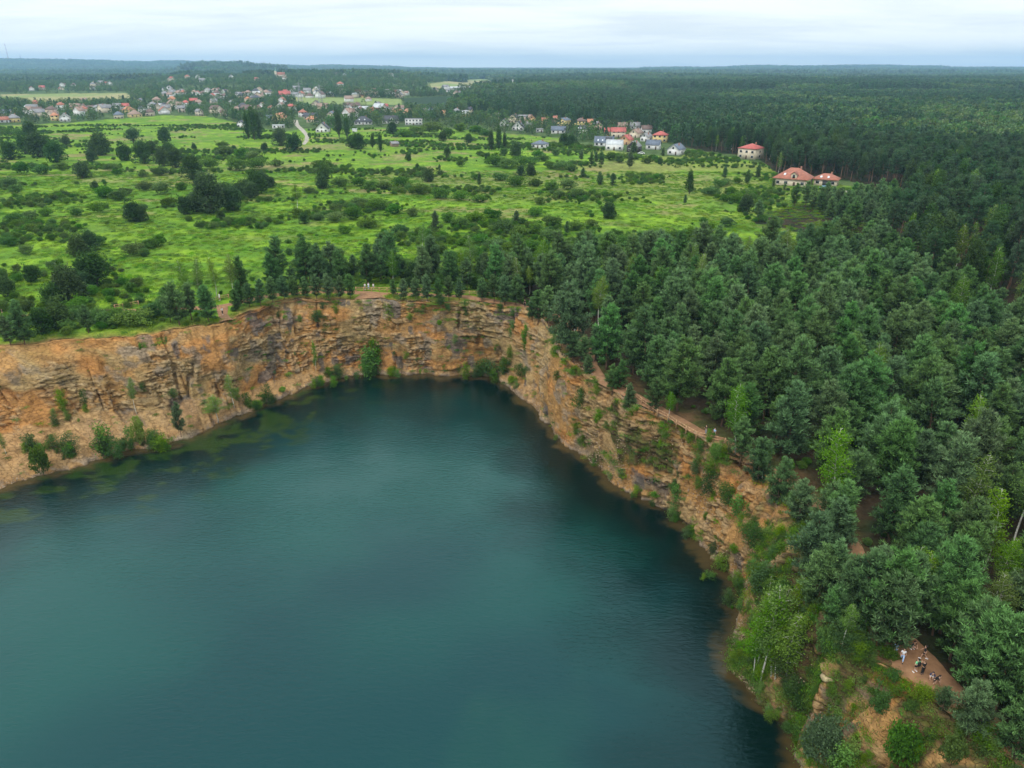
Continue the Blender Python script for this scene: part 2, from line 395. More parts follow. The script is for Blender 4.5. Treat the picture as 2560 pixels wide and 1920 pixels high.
def leafy(seed, Rx=2.0, Hh=3.0, n=2600, leaf=.28, mat=None, lobes=9, z0=.05, trunk=True, shape=.75):
    """broadleaved shrub or tree: uneven lobes filled with leaf-sized faces, gaps between them; radius and height in metres"""
    rg = np.random.RandomState(seed); tr = MB(); C, D, T = [], [], []
    per = n // lobes
    for i in range(lobes):
        t = (i+.5)/lobes; zz = Hh*(z0 + .22 + (.62-z0)*t**shape + rg.normal()*.02)
        rad = Rx*(1-.75*t**2.2)*.72*rg.uniform(.55, 1.05) if i else 0
        a = i*2.4+rg.normal()*.35; c = np.array([math.cos(a)*rad, math.sin(a)*rad, zz])
        lr = np.array([Rx*.44, Rx*.44, Hh*.2])*rg.uniform(.75, 1.25)
        v = unit(rg.normal(size=(per, 3))); rr = rg.uniform(.55, 1.06, per)**.6
        v2 = v*rr[:, None]; v2[:, 2] = np.where(v2[:, 2] < -.4, -.4 + (v2[:, 2]+.4)*.5, v2[:, 2])
        p = c + v2*lr*(1+.22*(vnoise(v[:, 0]*3+i, v[:, 1]*3, v[:, 2]*3, seed)[:, None]-.5)*2)
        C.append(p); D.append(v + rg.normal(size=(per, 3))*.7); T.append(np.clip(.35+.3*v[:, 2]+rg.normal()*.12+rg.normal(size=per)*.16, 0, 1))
        if trunk: tr.tube([(0, 0, -.3), (c[0]*.3, c[1]*.3, zz*.45), c], [.09*Rx/2, .06*Rx/2, .02], 4, cap=False)
    for _ in range(int(lobes*4)):                    # ragged shoots standing out of the lobes
        v = unit(rg.normal(size=3)*np.array([1, 1, .5]) + np.array([0, 0, .55])); b0 = C[rg.randint(len(C))]; b0 = b0[rg.randint(len(b0))]; m_s = 14
        t_ = rg.uniform(0, 1, m_s); p = b0 + v*t_[:, None]*Rx*rg.uniform(.15, .55) + rg.normal(size=(m_s, 3))*leaf*.4
        C.append(p); D.append(v + rg.normal(size=(m_s, 3))*.8); T.append(np.clip(.55+.2*t_+rg.normal(size=m_s)*.15, 0, 1))
    C, D, T = np.concatenate(C), np.concatenate(D), np.concatenate(T); C[:, 2] = np.maximum(C[:, 2], .02)
    me = crown_mesh('leafy_crown', C, D, rg.uniform(.6, 1.3, len(C))*leaf, leaf*.62, T, mat or m_bush, rg)
    return me, (tr.mesh('leafy_trunk', m_grey_bark, True) if trunk else None)
def far_tree(seed, kind, quads=150):
    """crown and stem of a distant tree in one mesh, for woods nobody could count"""
    rg = np.random.RandomState(seed); C, D, T = [], [], []
    for i in range(quads):
        if kind == 'pine':
            t = rg.uniform()**.8; r = 2.6*(1-t)**.7*rg.uniform(.35, 1.0)+.1; a = rg.uniform(0, 6.28)
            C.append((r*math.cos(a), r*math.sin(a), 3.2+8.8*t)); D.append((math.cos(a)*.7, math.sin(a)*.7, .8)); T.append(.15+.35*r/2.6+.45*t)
        else:
            v = unit(rg.normal(size=3)); k = vnoise(np.array([v[0]*2.2+seed]), np.array([v[1]*2.2]), np.array([v[2]*2.2]), seed)[0]
            r = .68+.55*k; C.append((v[0]*3.1*r, v[1]*3.1*r, 6.6+v[2]*4.6*r)); D.append(v+rg.normal(size=3)*.6); T.append(.3+.3*v[2]+.4*(k-.3))
    sz = 1.55*math.sqrt(110/quads)
    V, q = blades(C, D, rg.uniform(.7, 1.25, quads)*sz, sz*.62, rg); b = len(V)
    st = np.array([(-.12, 0, -.5), (.12, 0, -.5), (.06, 0, 7.5), (-.06, 0, 7.5), (0, -.12, -.5), (0, .12, -.5), (0, .06, 7.5), (0, -.06, 7.5)])
    T = np.clip(np.array(T)+rg.normal(size=quads)*.14, 0, 1)
    return mesh_np('distant_tree', np.vstack([V, st]), np.vstack([q, [[b, b+1, b+2, b+3], [b+4, b+5, b+6, b+7]]]),
        mats=[m_fardark if kind == 'pine' else m_far, m_bark], attrs={'tint': np.concatenate([np.repeat(T, 4), np.zeros(8)])}, fmat=[0]*quads+[1, 1])
def wood_patch(seed, size, ntree, per, mix):
    """a patch of closed woodland canopy far away: every crown is a spray of faces of its own"""
    rg = np.random.RandomState(seed); C, D, L, T, F2 = [], [], [], [], []
    k = int(math.sqrt(ntree)); st = size/k
    for i in range(k):
        for j in range(k):
            con = rg.uniform() < mix; h = rg.uniform(8, 14)*(1.1 if con else 1); R_ = st*rg.uniform(.48, .75)
            cx, cy = (i+.5-k/2)*st + rg.normal()*st*.25, (j+.5-k/2)*st + rg.normal()*st*.25; tt = rg.uniform(.05, .5)
            for _ in range(per):
                v = unit(rg.normal(size=3)); v[2] = abs(v[2])
                C.append((cx+v[0]*R_*.7, cy+v[1]*R_*.7, h-4+v[2]*4*(1.2 if con else 1))); D.append(v*.6+rg.normal(size=3)*.7)
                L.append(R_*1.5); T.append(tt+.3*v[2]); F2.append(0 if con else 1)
    L = np.array(L); V, q = blades(C, D, L, L*.75, rg)
    return mesh_np('wood_patch', V, q, mats=[m_fardark, m_far], attrs={'tint': np.repeat(np.clip(T, 0, 1), 4)}, fmat=F2)

def scatter(name, pts, idx, scl, rot, sources, label, cat):
    """one countless mass: a point cloud mesh whose points carry whole plants"""
    me = bpy.data.meshes.new(name); pts = np.asarray(pts, np.float32)
    me.vertices.add(len(pts)); me.vertices.foreach_set('co', pts.ravel())
    for k, a, ty in (('idx', idx, 'INT'), ('scl', scl, 'FLOAT'), ('rot', rot, 'FLOAT')):
        at = me.attributes.new(k, ty, 'POINT'); at.data.foreach_set('value', np.asarray(a, np.int32 if ty == 'INT' else np.float32))
    col = bpy.data.collections.new(name + '_kinds')
    for i, s_ in enumerate(sources):
        col.objects.link(bpy.data.objects.new('%s_kind_%03d' % (name, i), s_))
    ng = bpy.data.node_groups.new(name + '_nodes', 'GeometryNodeTree')
    ng.interface.new_socket('Geometry', in_out='INPUT', socket_type='NodeSocketGeometry')
    ng.interface.new_socket('Geometry', in_out='OUTPUT', socket_type='NodeSocketGeometry')
    N = ng.nodes.new; K = ng.links.new
    gi, go = N('NodeGroupInput'), N('NodeGroupOutput')
    ci = N('GeometryNodeCollectionInfo'); ci.inputs['Collection'].default_value = col
    ci.inputs['Separate Children'].default_value = True; ci.inputs['Reset Children'].default_value = True
    ip = N('GeometryNodeInstanceOnPoints'); ip.inputs['Pick Instance'].default_value = True
    def at(nm, ty):
        a = N('GeometryNodeInputNamedAttribute'); a.data_type = ty; a.inputs['Name'].default_value = nm
        return [o for o in a.outputs if o.enabled and o.name == 'Attribute'][0]
    K(gi.outputs[0], ip.inputs['Points']); K(ci.outputs[0], ip.inputs['Instance'])
    K(at('idx', 'INT'), ip.inputs['Instance Index'])
    cz = N('ShaderNodeCombineXYZ'); K(at('rot', 'FLOAT'), cz.inputs['Z'])
    er = N('FunctionNodeEulerToRotation'); K(cz.outputs[0], er.inputs[0]); K(er.outputs[0], ip.inputs['Rotation'])
    cs = N('ShaderNodeCombineXYZ'); sa = at('scl', 'FLOAT')
    for i in range(3): K(sa, cs.inputs[i])
    K(cs.outputs[0], ip.inputs['Scale']); K(ip.outputs[0], go.inputs[0])
    o = bpy.data.objects.new(name, me); link(o)
    md = o.modifiers.new('scatter', 'NODES'); md.node_group = ng
    return tag(o, label, cat, kind='stuff')

PINES = [pine(100+i, Hh=11.8+(i % 4)*.6, Rm=3.5+.3*(i % 4), z0f=.14+.04*(i % 3), lean=.5*(i % 2), dens=1.2, fine=1.15, flat=-.3*(i % 3 == 1)) for i in range(8)]
OLDPINES = [pine(140+i, Hh=17, Rm=4.0, z0f=.38+.06*i, dens=.85, mat=m_pine_dark, flat=-.6, lean=.5) for i in range(4)]
BIRCHES = [birch(160+i, Hh=11.5+i*.5, Rm=1.55+.2*i, z0f=.30+.04*i) for i in range(4)]
BUSHES = [leafy(180+i, Rx=1.75+.15*i, Hh=2.3+.25*(i % 3), n=2400, leaf=.26, lobes=7+i % 4, trunk=False) for i in range(6)]
DARKTREES = [leafy(200+i, Rx=2.9, Hh=5.6+.4*i, n=5000, leaf=.36, mat=m_tree, lobes=15+i, z0=-.10, trunk=True) for i in range(4)]
TALLTREES = [leafy(215+i, Rx=2.3, Hh=12.5+i, n=4800, leaf=.36, mat=m_tree, lobes=20, z0=.0, shape=1.0) for i in range(3)]
SCRUB = [leafy(250+i, Rx=2.1, Hh=3.4, n=3000, leaf=.27, mat=m_tree, lobes=6+i, trunk=False, shape=.5) for i in range(3)]
WISPS = [birch(260+i, Hh=3.2+.3*i, Rm=1.25+.15*i, mat=(m_bush, m_tree, m_birch)[i % 3], z0f=.02, sparse=1.5) for i in range(6)]
LIMES = [leafy(230+i, Rx=1.4, Hh=2.8, n=1500, leaf=.24, mat=m_lime, lobes=7, trunk=False) for i in range(2)]
WILLOW = leafy(240, Rx=3.2, Hh=5.6, n=4200, leaf=.34, mat=m_willow, lobes=14)
FARPINE = [far_tree(300+i, 'pine') for i in range(4)]
FARLEAF = [far_tree(310+i, 'leaf') for i in range(4)]

# ------------------------------------------------------------------ photo-plane outlines of the land cover (ground points)
def inside(px, py, poly):
    px, py = np.asarray(px, float), np.asarray(py, float); r = np.zeros(px.shape, bool); n = len(poly)
    for i in range(n):
        (x0, y0), (x1, y1) = poly[i], poly[(i+1) % n]
        c = ((y0 > py) != (y1 > py)); r ^= c & (px < (x1-x0)*(py-y0)/((y1-y0) if y1 != y0 else 1e-9)+x0)
    return r
MEADOW_TOP = [(-900, 316), (0, 314), (160, 308), (235, 302), (300, 296), (420, 288), (520, 291), (600, 308), (700, 330), (760, 322), (900, 320), (1035, 318), (1200, 327), (1300, 336), (1400, 346), (1480, 368), (1600, 388), (1700, 393), (1720, 372), (1850, 398), (1925, 412), (2000, 448), (2110, 462), (2180, 480)]
FOREST = [(1008, 266), (1150, 285), (1230, 291), (1330, 300), (1420, 308), (1500, 318), (1600, 325), (1660, 350), (1715, 368), (1760, 378), (1850, 388), (1900, 398), (1925, 420), (1950, 440), (2040, 442), (2110, 450), (2170, 462), (2240, 490), (2330, 510), (2245, 545), (2180, 600), (2230, 680), (2380, 760), (2560, 850), (3000, 1050), (4200, 1300), (4200, 60), (1450, 186), (1300, 215), (1180, 238), (1008, 246)]
FRONTPINES = [(1885, 560), (1905, 535), (1990, 510), (2090, 512), (2200, 505), (2260, 540), (2240, 590), (2170, 620), (2090, 600), (2040, 592), (1960, 572)]
PLANT = [(1325, 778), (1275, 742), (1230, 715), (1300, 700), (1420, 688), (1560, 680), (1700, 664), (1840, 668), (1960, 652), (2090, 640), (2200, 640), (2240, 690), (2380, 765), (2600, 860), (3300, 1100), (3600, 1900), (2900, 2300), (2560, 1920), (2300, 2100), (2100, 1800), (1980, 1620), (1960, 1450), (1880, 1300), (1820, 1200), (1810, 1122), (1740, 1095), (1690, 1075), (1600, 1025), (1540, 1000), (1480, 940), (1420, 900), (1400, 840), (1340, 780)]
FIELD_L = [(0, 250), (0, 236), (160, 234), (310, 232), (342, 246), (210, 253), (120, 256)]
FIELD_C = [(714, 244), (775, 241), (880, 243), (1008, 248), (1000, 262), (900, 262), (775, 260), (740, 252)]
FIELD_R = [(1060, 212), (1120, 203), (1190, 197), (1260, 202), (1290, 212), (1250, 222), (1100, 224)]

# ------------------------------------------------------------------ ground sheet (rings round the quarry, out to the horizon)
ang = np.concatenate([np.arange(-180, -95, 2.0), np.arange(-95, 126, .22), np.arange(127, 180, 2.0)])
A = np.radians(ang)
r0 = rr_(ang)
nr = 430
tt = (np.exp(np.linspace(0, 1, nr)*math.log(260)) - 1) / 259
tt = np.concatenate([[0, .00003, .00008], tt[1:]])
RR = r0[None, :] - .25 + tt[:, None]*(17000 - r0[None, :])
GX, GY = CX + RR*np.sin(A), CY + RR*np.cos(A)
GZ = H(GX, GY)
edge = RR - r0[None, :]
GZ = GZ + (fbm(GX/2.2, GY/2.2, seed=5, oct=2)-.5)*.35*np.exp(-(RR/700)**2) - .5*np.exp(-np.maximum(edge, 0)/1.2)
PX, PY, _ = P(GX, GY, GZ)
nA = len(ang); nR = len(tt)
ii = np.arange(nR-1)[:, None]*nA; jj = np.arange(nA)[None, :]; j2 = (jj+1) % nA
q = np.stack([ii+jj, ii+j2, ii+nA+j2, ii+nA+jj], -1).reshape(-1, 4)[:, ::-1]
# land cover colours: what grows or lies there, with tree shade painted under the woods
n1 = fbm(GX/38, GY/22, seed=31, oct=4); n2 = fbm(GX/9, GY/6, seed=32, oct=4); n3 = fbm(GX/70+9, GY/55, seed=33, oct=3); n4 = fbm(GX/3.3, GY/2.6, seed=34, oct=3)
def mixc(a, b, f): return a*(1-f[..., None]) + b*f[..., None]
def cc(*v): return np.array(v, float)
ON = np.ones(GX.shape)[..., None]
gc = mixc(ON*cc(.095, .205, .016), ON*cc(.185, .310, .020), sstep(.40, .60, n2*.6+n1*.4))
gc = mixc(gc, ON*cc(.060, .145, .020), sstep(.53, .66, n1*.6+n2*.25+n4*.15)*.7)
gc = mixc(gc, ON*cc(.22, .21, .085), sstep(.56, .68, n3*.7+n4*.3)*sstep(260, 420, GY)*.8)
gc = mixc(gc, ON*cc(.26, .20, .10), sstep(.62, .72, fbm(GX/24, GY/13, seed=36, oct=4))*sstep(200, 330, GY)*.7)
rightdry = inside(PX, PY, [(1500, 370), (1720, 375), (1930, 420), (1990, 500), (1880, 560), (1660, 540), (1480, 470), (1380, 420)])
gc = mixc(gc, ON*cc(.20, .235, .055), rightdry*sstep(.38, .62, n1)*.75)
wood = inside(PX, PY, FOREST) | inside(PX, PY, PLANT) | inside(PX, PY, FRONTPINES) | (PX > 3200)
gc = mixc(gc, mixc(ON*cc(.016, .026, .009), ON*cc(.045, .032, .018), sstep(.4, .65, n4)), wood*1.0)  # forest floor, with the shade between the trunks put into its colour
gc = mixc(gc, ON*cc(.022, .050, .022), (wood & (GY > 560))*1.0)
top = np.interp(PX, [t[0] for t in MEADOW_TOP], [t[1] for t in MEADOW_TOP])
beyond = (PY < top) & (GY > 300) & ~wood
gc = mixc(gc, mixc(ON*cc(.045, .085, .022), ON*cc(.085, .130, .045), sstep(.4, .6, n2)), beyond*1.0)
farw = (GY > 3900) | ((GY > 1900) & (PX > 1300))
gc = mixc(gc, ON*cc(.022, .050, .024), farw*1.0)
fl = inside(PX, PY, FIELD_L) | inside(PX, PY, FIELD_C) | inside(PX, PY, FIELD_R)
gc = mixc(gc, mixc(ON*cc(.20, .26, .085), ON*cc(.30, .28, .13), sstep(.42, .6, fbm(GX/120, GY/300, seed=41, oct=2))), fl*1.0)
# trodden sand along the quarry edge
eb = np.exp(-np.maximum(edge, 0)/2.2)*sstep(.3, .62, n2+.18) + 0*n2
gc = mixc(gc, mixc(ON*cc(.36, .185, .085), ON*cc(.15, .085, .045), sstep(.4, .62, n4)), np.clip(eb*1.3, 0, 1))
ra = np.broadcast_to(ang[None, :], GX.shape)
hum = (ra > 25) & (ra < 128) & (edge < 7)
gc = mixc(gc, mixc(ON*cc(.115, .070, .035), ON*cc(.06, .075, .02), sstep(.45, .6, n4)), hum*.8*sstep(7.5, 3, edge))
Mg = Mat('ground_cover_material', .95)
va = Mg.n('ShaderNodeVertexColor', layer_name='Col').outputs['Color']
pp = Mg.pos()
g1 = Mg.noise(pp, 1.1, 6, .65); g2 = Mg.noise(Mg.pos((.9, .35, 1), (0, 0, .5)), .35, 5, .6)
gm = Mg.mix(1.0, va, Mg.ramp(g1, [(.28, .60), (.72, 1.34)]), 'MULTIPLY')
gm = Mg.mix(1.0, gm, Mg.ramp(g2, [(.30, .74), (.70, 1.22)]), 'MULTIPLY')
Mg.base(gm); Mg.bump(g1, .8, .5); Mg.b.inputs['Specular IOR Level'].default_value = .1
me = mesh_np('ground', np.stack([GX, GY, GZ], -1).reshape(-1, 3), q, mats=[Mg.m], attrs={'Col': np.clip(gc, 0, 1).reshape(-1, 3)}, smooth=True)
tag(obj('ground', me), 'bright green meadow and woodland ground around the quarry', kind='structure')

# ------------------------------------------------------------------ quarry walls
ca = np.concatenate([np.arange(-180, -96, 2.0), np.arange(-96, 2, .17), np.arange(2, 30, .19), np.arange(30, 106, .22), np.arange(106, 124, .10), np.arange(124, 150, .3), np.arange(150, 180, 1.5)])
wr, qr = rw_(ca), rr_(ca)
hf, ff = prof_(ca)
topz = H(CX+qr*np.sin(np.radians(ca)), CY+qr*np.cos(np.radians(ca)))
nv = 100
rows = np.concatenate([np.linspace(-4, -.4, 5), np.linspace(0, 1, nv)])
CRr, CZ, TA = [], [], []
for h in rows:
    if h < 0: CRr.append(wr + h*1.1); CZ.append(np.full_like(ca, h)); TA.append(np.ones_like(ca)); continue
    z = h*topz; rf = wr+(qr-wr)*ff
    lower = wr + (rf-wr)*np.minimum(z/np.maximum(hf, .3), 1)**1.15
    tu = np.clip((z-hf)/(topz-hf), 0, 1)
    # steep face with the weathered soil rounding back at the top
    up = rf + (qr-rf)*(.62*tu + .38*sstep(.72, 1.0, tu))
    CRr.append(np.where(z < hf, lower, up)); CZ.append(z); TA.append(sstep(0.4, -.6, (z-hf))*(1-bench(ca)))
CRr.append(qr+1.2); CZ.append(topz-.75); TA.append(np.zeros_like(ca))
CRr, CZ, TA = np.array(CRr), np.array(CZ), np.array(TA)
mr_ = wr*.4+qr*.6; mx_, my_ = CX+mr_*np.sin(np.radians(ca)), CY+mr_*np.cos(np.radians(ca))
arc = np.concatenate([[0], np.cumsum(np.hypot(np.diff(mx_), np.diff(my_)))])[None, :] + 0*CZ
bx, by = CX+CRr*np.sin(np.radians(ca)), CY+CRr*np.cos(np.radians(ca))
rel = np.clip(CZ/topz, 0, 1)
face = (1-TA)*sstep(0, .06, rel)*sstep(1.0, .93, rel)
tilt = arc*.02 + (fbm(arc/14, CZ/9, seed=60, oct=3)-.5)*3.2
zb = (CZ + tilt)
# beds of uneven thickness, each broken into blocks
lay = zb/.85 + (fbm(arc/5, zb/2.5, seed=61, oct=4)-.5)*2.2; li = np.floor(lay)
off = _h(li.astype(np.int64), (li*0).astype(np.int64), (li*0).astype(np.int64), 62)
bs = arc/(.9+3.2*off**2) + off*17 + (fbm(arc/2.2, zb/1.3, seed=63, oct=3)-.5)*2.4
bi = np.floor(bs)
blk = _h(bi.astype(np.int64), li.astype(np.int64), (li*0).astype(np.int64), 64)
fx, fz = bs-bi, lay-li
crack = np.minimum(sstep(0, .13, np.minimum(fx, 1-fx)), sstep(0, .16, np.minimum(fz, 1-fz)))
big = fbm(arc/11, CZ/16, seed=65, oct=3)-.5
mid = fbm(arc/3.2, CZ/3.0, seed=66, oct=4)-.5
gul = fbm(arc/4.5, CZ/30, seed=67, oct=3)
fiss = sstep(.035, 0, np.abs(gul-.5))*sstep(.50, .66, fbm(arc/9, CZ/7, seed=68, oct=2))
lft = sstep(30, 0, ca)[None, :]*.05
rough = sstep(.40, .60, fbm(arc/7, CZ/6+5, seed=69, oct=3) + lft*sstep(.95, .8, rel))
soft = 1 - .65*sstep(80, 86, ca)[None, :]
disp = face*(big*3.6*soft + mid*1.6 + rough*((blk-.5)*.85 + (off-.5)*.5 - (1-crack)*.34) - fiss*1.3)
tal = np.maximum(TA, sstep(82, 90, ca)[None, :]*.9*sstep(1, .9, rel))*sstep(-.02, .05, CZ)*((fbm(arc/1.6, CRr/1.4, seed=70, oct=5)-.5)*1.5)
lip = sstep(.9, 1.0, rel)*(fbm(arc/2.5, CZ*0, seed=71, oct=3)-.5)*1.2*(rel < 1)
B_ = np.stack([bx, by, CZ], -1)
tu_ = np.roll(B_, -4, 1) - np.roll(B_, 4, 1); tv_ = np.gradient(B_, axis=0); NN = np.cross(tu_, tv_); NN[..., 2] *= .35; NN = unit0(NN)
NN *= np.sign(-(NN[..., 0]*np.sin(np.radians(ca)) + NN[..., 1]*np.cos(np.radians(ca))) + .35*(-NN[..., 1]) )[..., None]
dd_ = (disp + tal + lip)[..., None]
Q_ = B_ + NN*dd_
cxv, cyv, CZd = Q_[..., 0], Q_[..., 1], np.where(rel < 1, Q_[..., 2], CZ) + face*rough*(blk-.5)*.18
nC = len(ca); nQ = CZ.shape[0]
ii = np.arange(nQ-1)[:, None]*nC; jj = np.arange(nC)[None, :]; j2 = (jj+1) % nC
q = np.stack([ii+jj, ii+j2, ii+nC+j2, ii+nC+jj], -1).reshape(-1, 4)[:, ::-1]
s1 = fbm(arc/8, CZ/6, seed=80, oct=4); s2 = fbm(arc/2.4, CZ/1.1, seed=81, oct=4); s3 = fbm(arc/12+4, CZ/5, seed=82, oct=4); s4 = fbm(arc/1.1, zb/.35, seed=83, oct=3)
ON = np.ones(CZ.shape)[..., None]
k = mixc(ON*cc(.450, .250, .090), ON*cc(.430, .292, .130), sstep(.40, .60, s1))
k = mixc(k, ON*cc(.51, .232, .070), sstep(.52, .66, s3)*.75)
pale = rough*sstep(.42, .58, s2*.6+blk*.4)
k = mixc(k, ON*cc(.43, .33, .19), pale*.55)
k = mixc(k, ON*cc(.27, .225, .17), sstep(.60, .70, fbm(arc/4+20, CZ/3, seed=84, oct=5))*.7*(1-TA*.5))
k = mixc(k, ON*cc(.14, .125, .115), sstep(.655, .72, fbm(arc/3.5+50, CZ/4, seed=85, oct=5))*.8)
right = sstep(30, 45, ca)[None, :] + 0*CZ
k = mixc(k, ON*cc(.40, .265, .125), right*.55*sstep(.35, .55, s1))
k = mixc(k, ON*cc(.43, .265, .120), sstep(.5, .9, TA)*sstep(.38, .58, s3+.1)*.8)
# pebbles at the waterline; soil and moss on vegetated parts; darker tone in cracks and fissures
k = mixc(k, ON*cc(.33, .27, .21), sstep(1.3, .2, CZ)*sstep(.4, .55, s2)*.8)
k = mixc(k, ON*cc(.055, .040, .022), sstep(.30, .04, CZ)*.8)
veg = np.maximum(sstep(81, 86, ca)[None, :]*np.where(bench(ca)[None, :]*(CZ < hf[None, :]*.9) > .5, .25, 1)*sstep(.36, .50, fbm(arc/4, CRr/3, seed=86, oct=5))*.9, sstep(.63, .72, fbm(arc/7+9, CZ/9, seed=87, oct=4))*.7*(right+.35))
k = mixc(k, mixc(ON*cc(.095, .070, .032), ON*cc(.07, .095, .020), sstep(.4, .6, s4)), np.clip(veg, 0, 1))
k = k*(.60+.50*s4)[..., None]
k = mixc(k, k*cc(.42, .34, .30), np.clip((1-crack)*rough*face + fiss*.8, 0, 1)*.5)
Mc = Mat('quarry_rock', .93)
vc = Mc.n('ShaderNodeVertexColor', layer_name='Col').outputs['Color']
pc_ = Mc.pos((1, 1, 2.2)); f1 = Mc.noise(pc_, .9, 8, .65, .3)
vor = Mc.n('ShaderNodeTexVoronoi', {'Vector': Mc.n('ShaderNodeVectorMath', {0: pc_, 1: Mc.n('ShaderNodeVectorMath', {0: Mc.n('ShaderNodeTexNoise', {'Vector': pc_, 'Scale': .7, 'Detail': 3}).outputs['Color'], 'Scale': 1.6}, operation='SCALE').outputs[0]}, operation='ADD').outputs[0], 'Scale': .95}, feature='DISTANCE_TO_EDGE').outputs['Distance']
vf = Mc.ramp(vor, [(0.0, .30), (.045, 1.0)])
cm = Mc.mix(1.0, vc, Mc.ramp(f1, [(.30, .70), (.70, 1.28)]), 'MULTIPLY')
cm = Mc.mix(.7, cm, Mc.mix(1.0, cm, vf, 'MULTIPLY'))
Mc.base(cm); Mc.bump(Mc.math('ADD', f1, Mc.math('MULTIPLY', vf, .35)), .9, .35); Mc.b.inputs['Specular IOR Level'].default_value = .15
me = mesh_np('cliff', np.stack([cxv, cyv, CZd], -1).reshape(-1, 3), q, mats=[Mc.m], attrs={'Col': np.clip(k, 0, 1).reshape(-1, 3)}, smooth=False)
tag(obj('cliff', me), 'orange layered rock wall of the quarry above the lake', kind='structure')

# ------------------------------------------------------------------ water (fills the pit; colour follows depth, with dark reflections painted in near the shore)
wa = np.concatenate([np.arange(-180, -80, 3.0), np.arange(-80, 130, .5), np.arange(132, 180, 3.0)])
wt_ = np.linspace(0, 1, 120)**.75
wrr = rw_(wa)+4
WR = wt_[:, None]*wrr[None, :]
WX, WY = CX+WR*np.sin(np.radians(wa)), CY+WR*np.cos(np.radians(wa))
dsh = rw_(wa)[None, :] - WR                     # metres from the shore
nw = len(wa)
ii = np.arange(len(wt_)-1)[:, None]*nw; jj = np.arange(nw)[None, :]; j2 = (jj+1) % nw
q = np.stack([ii+jj, ii+j2, ii+nw+j2, ii+nw+jj], -1).reshape(-1, 4)[:, ::-1]
ON = np.ones(WX.shape)[..., None]
b1 = fbm(WX/13, WY/10, seed=90, oct=5); b2 = fbm(WX/34, WY/30, seed=91, oct=3); b3 = fbm(WX/3, WY/2.4, seed=92, oct=4); b4 = fbm(WX/18+7, WY/30, seed=93, oct=4)
wc = mixc(ON*cc(.0022, .030, .031), ON*cc(.0038, .051, .042), sstep(.3, .7, b2))
wc = mixc(wc, ON*cc(.010, .056, .034), sstep(.50, .70, b4)*sstep(150, 60, WY)*.4)
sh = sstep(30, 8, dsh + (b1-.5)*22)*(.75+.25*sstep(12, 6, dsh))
wc = mixc(wc, ON*cc(.001, .009, .008), sh)  # dark deep water plus painted reflection of cliffs and pines
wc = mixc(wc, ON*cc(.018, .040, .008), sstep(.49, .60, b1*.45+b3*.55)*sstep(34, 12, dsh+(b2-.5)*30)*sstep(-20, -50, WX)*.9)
wc = mixc(wc, ON*cc(.070, .048, .018), sstep(3.4, .3, dsh+(b3-.5)*5)*.9)
Mw = Mat('lake_water', .03)
vw = Mw.n('ShaderNodeVertexColor', layer_name='Col').outputs['Color']
Mw.base(vw); Mw.b.inputs['IOR'].default_value = 1.38; Mw.b.inputs['Specular IOR Level'].default_value = .62
Mw.b.inputs['Specular Tint'].default_value = (.36, .86, 1.0, 1)
w1 = Mw.noise(Mw.pos((1, 2.3, 1), (0, 0, .35)), .85, 5, .62, .4)
w2 = Mw.noise(Mw.pos((1, 1.6, 1), (0, 0, -.5)), .22, 3, .5)
patch = Mw.ramp(Mw.noise(Mw.pos(), .035, 3, .5), [(.38, .35), (.62, 1.0)])
Mw.bump(Mw.math('ADD', Mw.math('MULTIPLY', w1, patch), Mw.math('MULTIPLY', w2, .25)), .62, .20)
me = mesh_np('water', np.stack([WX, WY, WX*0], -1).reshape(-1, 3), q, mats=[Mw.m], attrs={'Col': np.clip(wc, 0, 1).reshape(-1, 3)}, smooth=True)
tag(obj('water', me), 'teal lake filling the flooded quarry', kind='structure')

# ------------------------------------------------------------------ footpaths
def path(name, pix, width, label, col=None):
    pts = np.array([G(*p) for p in pix]); d = np.r_[0, np.cumsum(np.hypot(*np.diff(pts, axis=0).T))]
    s = np.arange(0, d[-1], .5); x, y = np.interp(s, d, pts[:, 0]), np.interp(s, d, pts[:, 1])
    kk = np.ones(13)/13
    if len(x) > 30: x[6:-6], y[6:-6] = np.convolve(x, kk, 'valid'), np.convolve(y, kk, 'valid')
    tx, ty = np.gradient(x), np.gradient(y); l = np.hypot(tx, ty)+1e-9; nx, ny = -ty/l, tx/l
    w = np.interp(s/d[-1], np.linspace(0, 1, len(width)), width)*(.8+.4*fbm(s/3, s*0, seed=7))
    V = []
    for u in np.linspace(-1, 1, 9):
        X, Y = x+nx*w*.5*u, y+ny*w*.5*u
        z = H(X, Y) + (fbm(X/2.2, Y/2.2, seed=5, oct=2)-.5)*.35*np.exp(-(np.hypot(X-CX, Y-CY)/700)**2)
        V.append(np.stack([X, Y, z + .16 - .30*abs(u)**6], -1))
    n = len(s); ii = np.arange(8)[:, None]*n; jj = np.arange(n-1)[None, :]
    q = np.stack([ii+jj, ii+jj+1, ii+n+jj+1, ii+n+jj], -1).reshape(-1, 4)
    return tag(obj(name, mesh_np(name, np.concatenate(V), q[:, ::-1], mats=[m_sand if col is None else col], smooth=True)), label, kind='structure'), np.stack([x, y], 1)
Ms = Mat('trodden_sand', .95); f = Ms.noise(Ms.pos(), .9, 6, .6)
Ms.base(Ms.ramp(f, [(.3, (.19, .098, .046)), (.7, (.34, .185, .092))])); Ms.bump(f, .5, .1); m_sand = Ms.m
m_gravel = plain('gravel_track', (.33, .30, .25), .95, .2, .6)
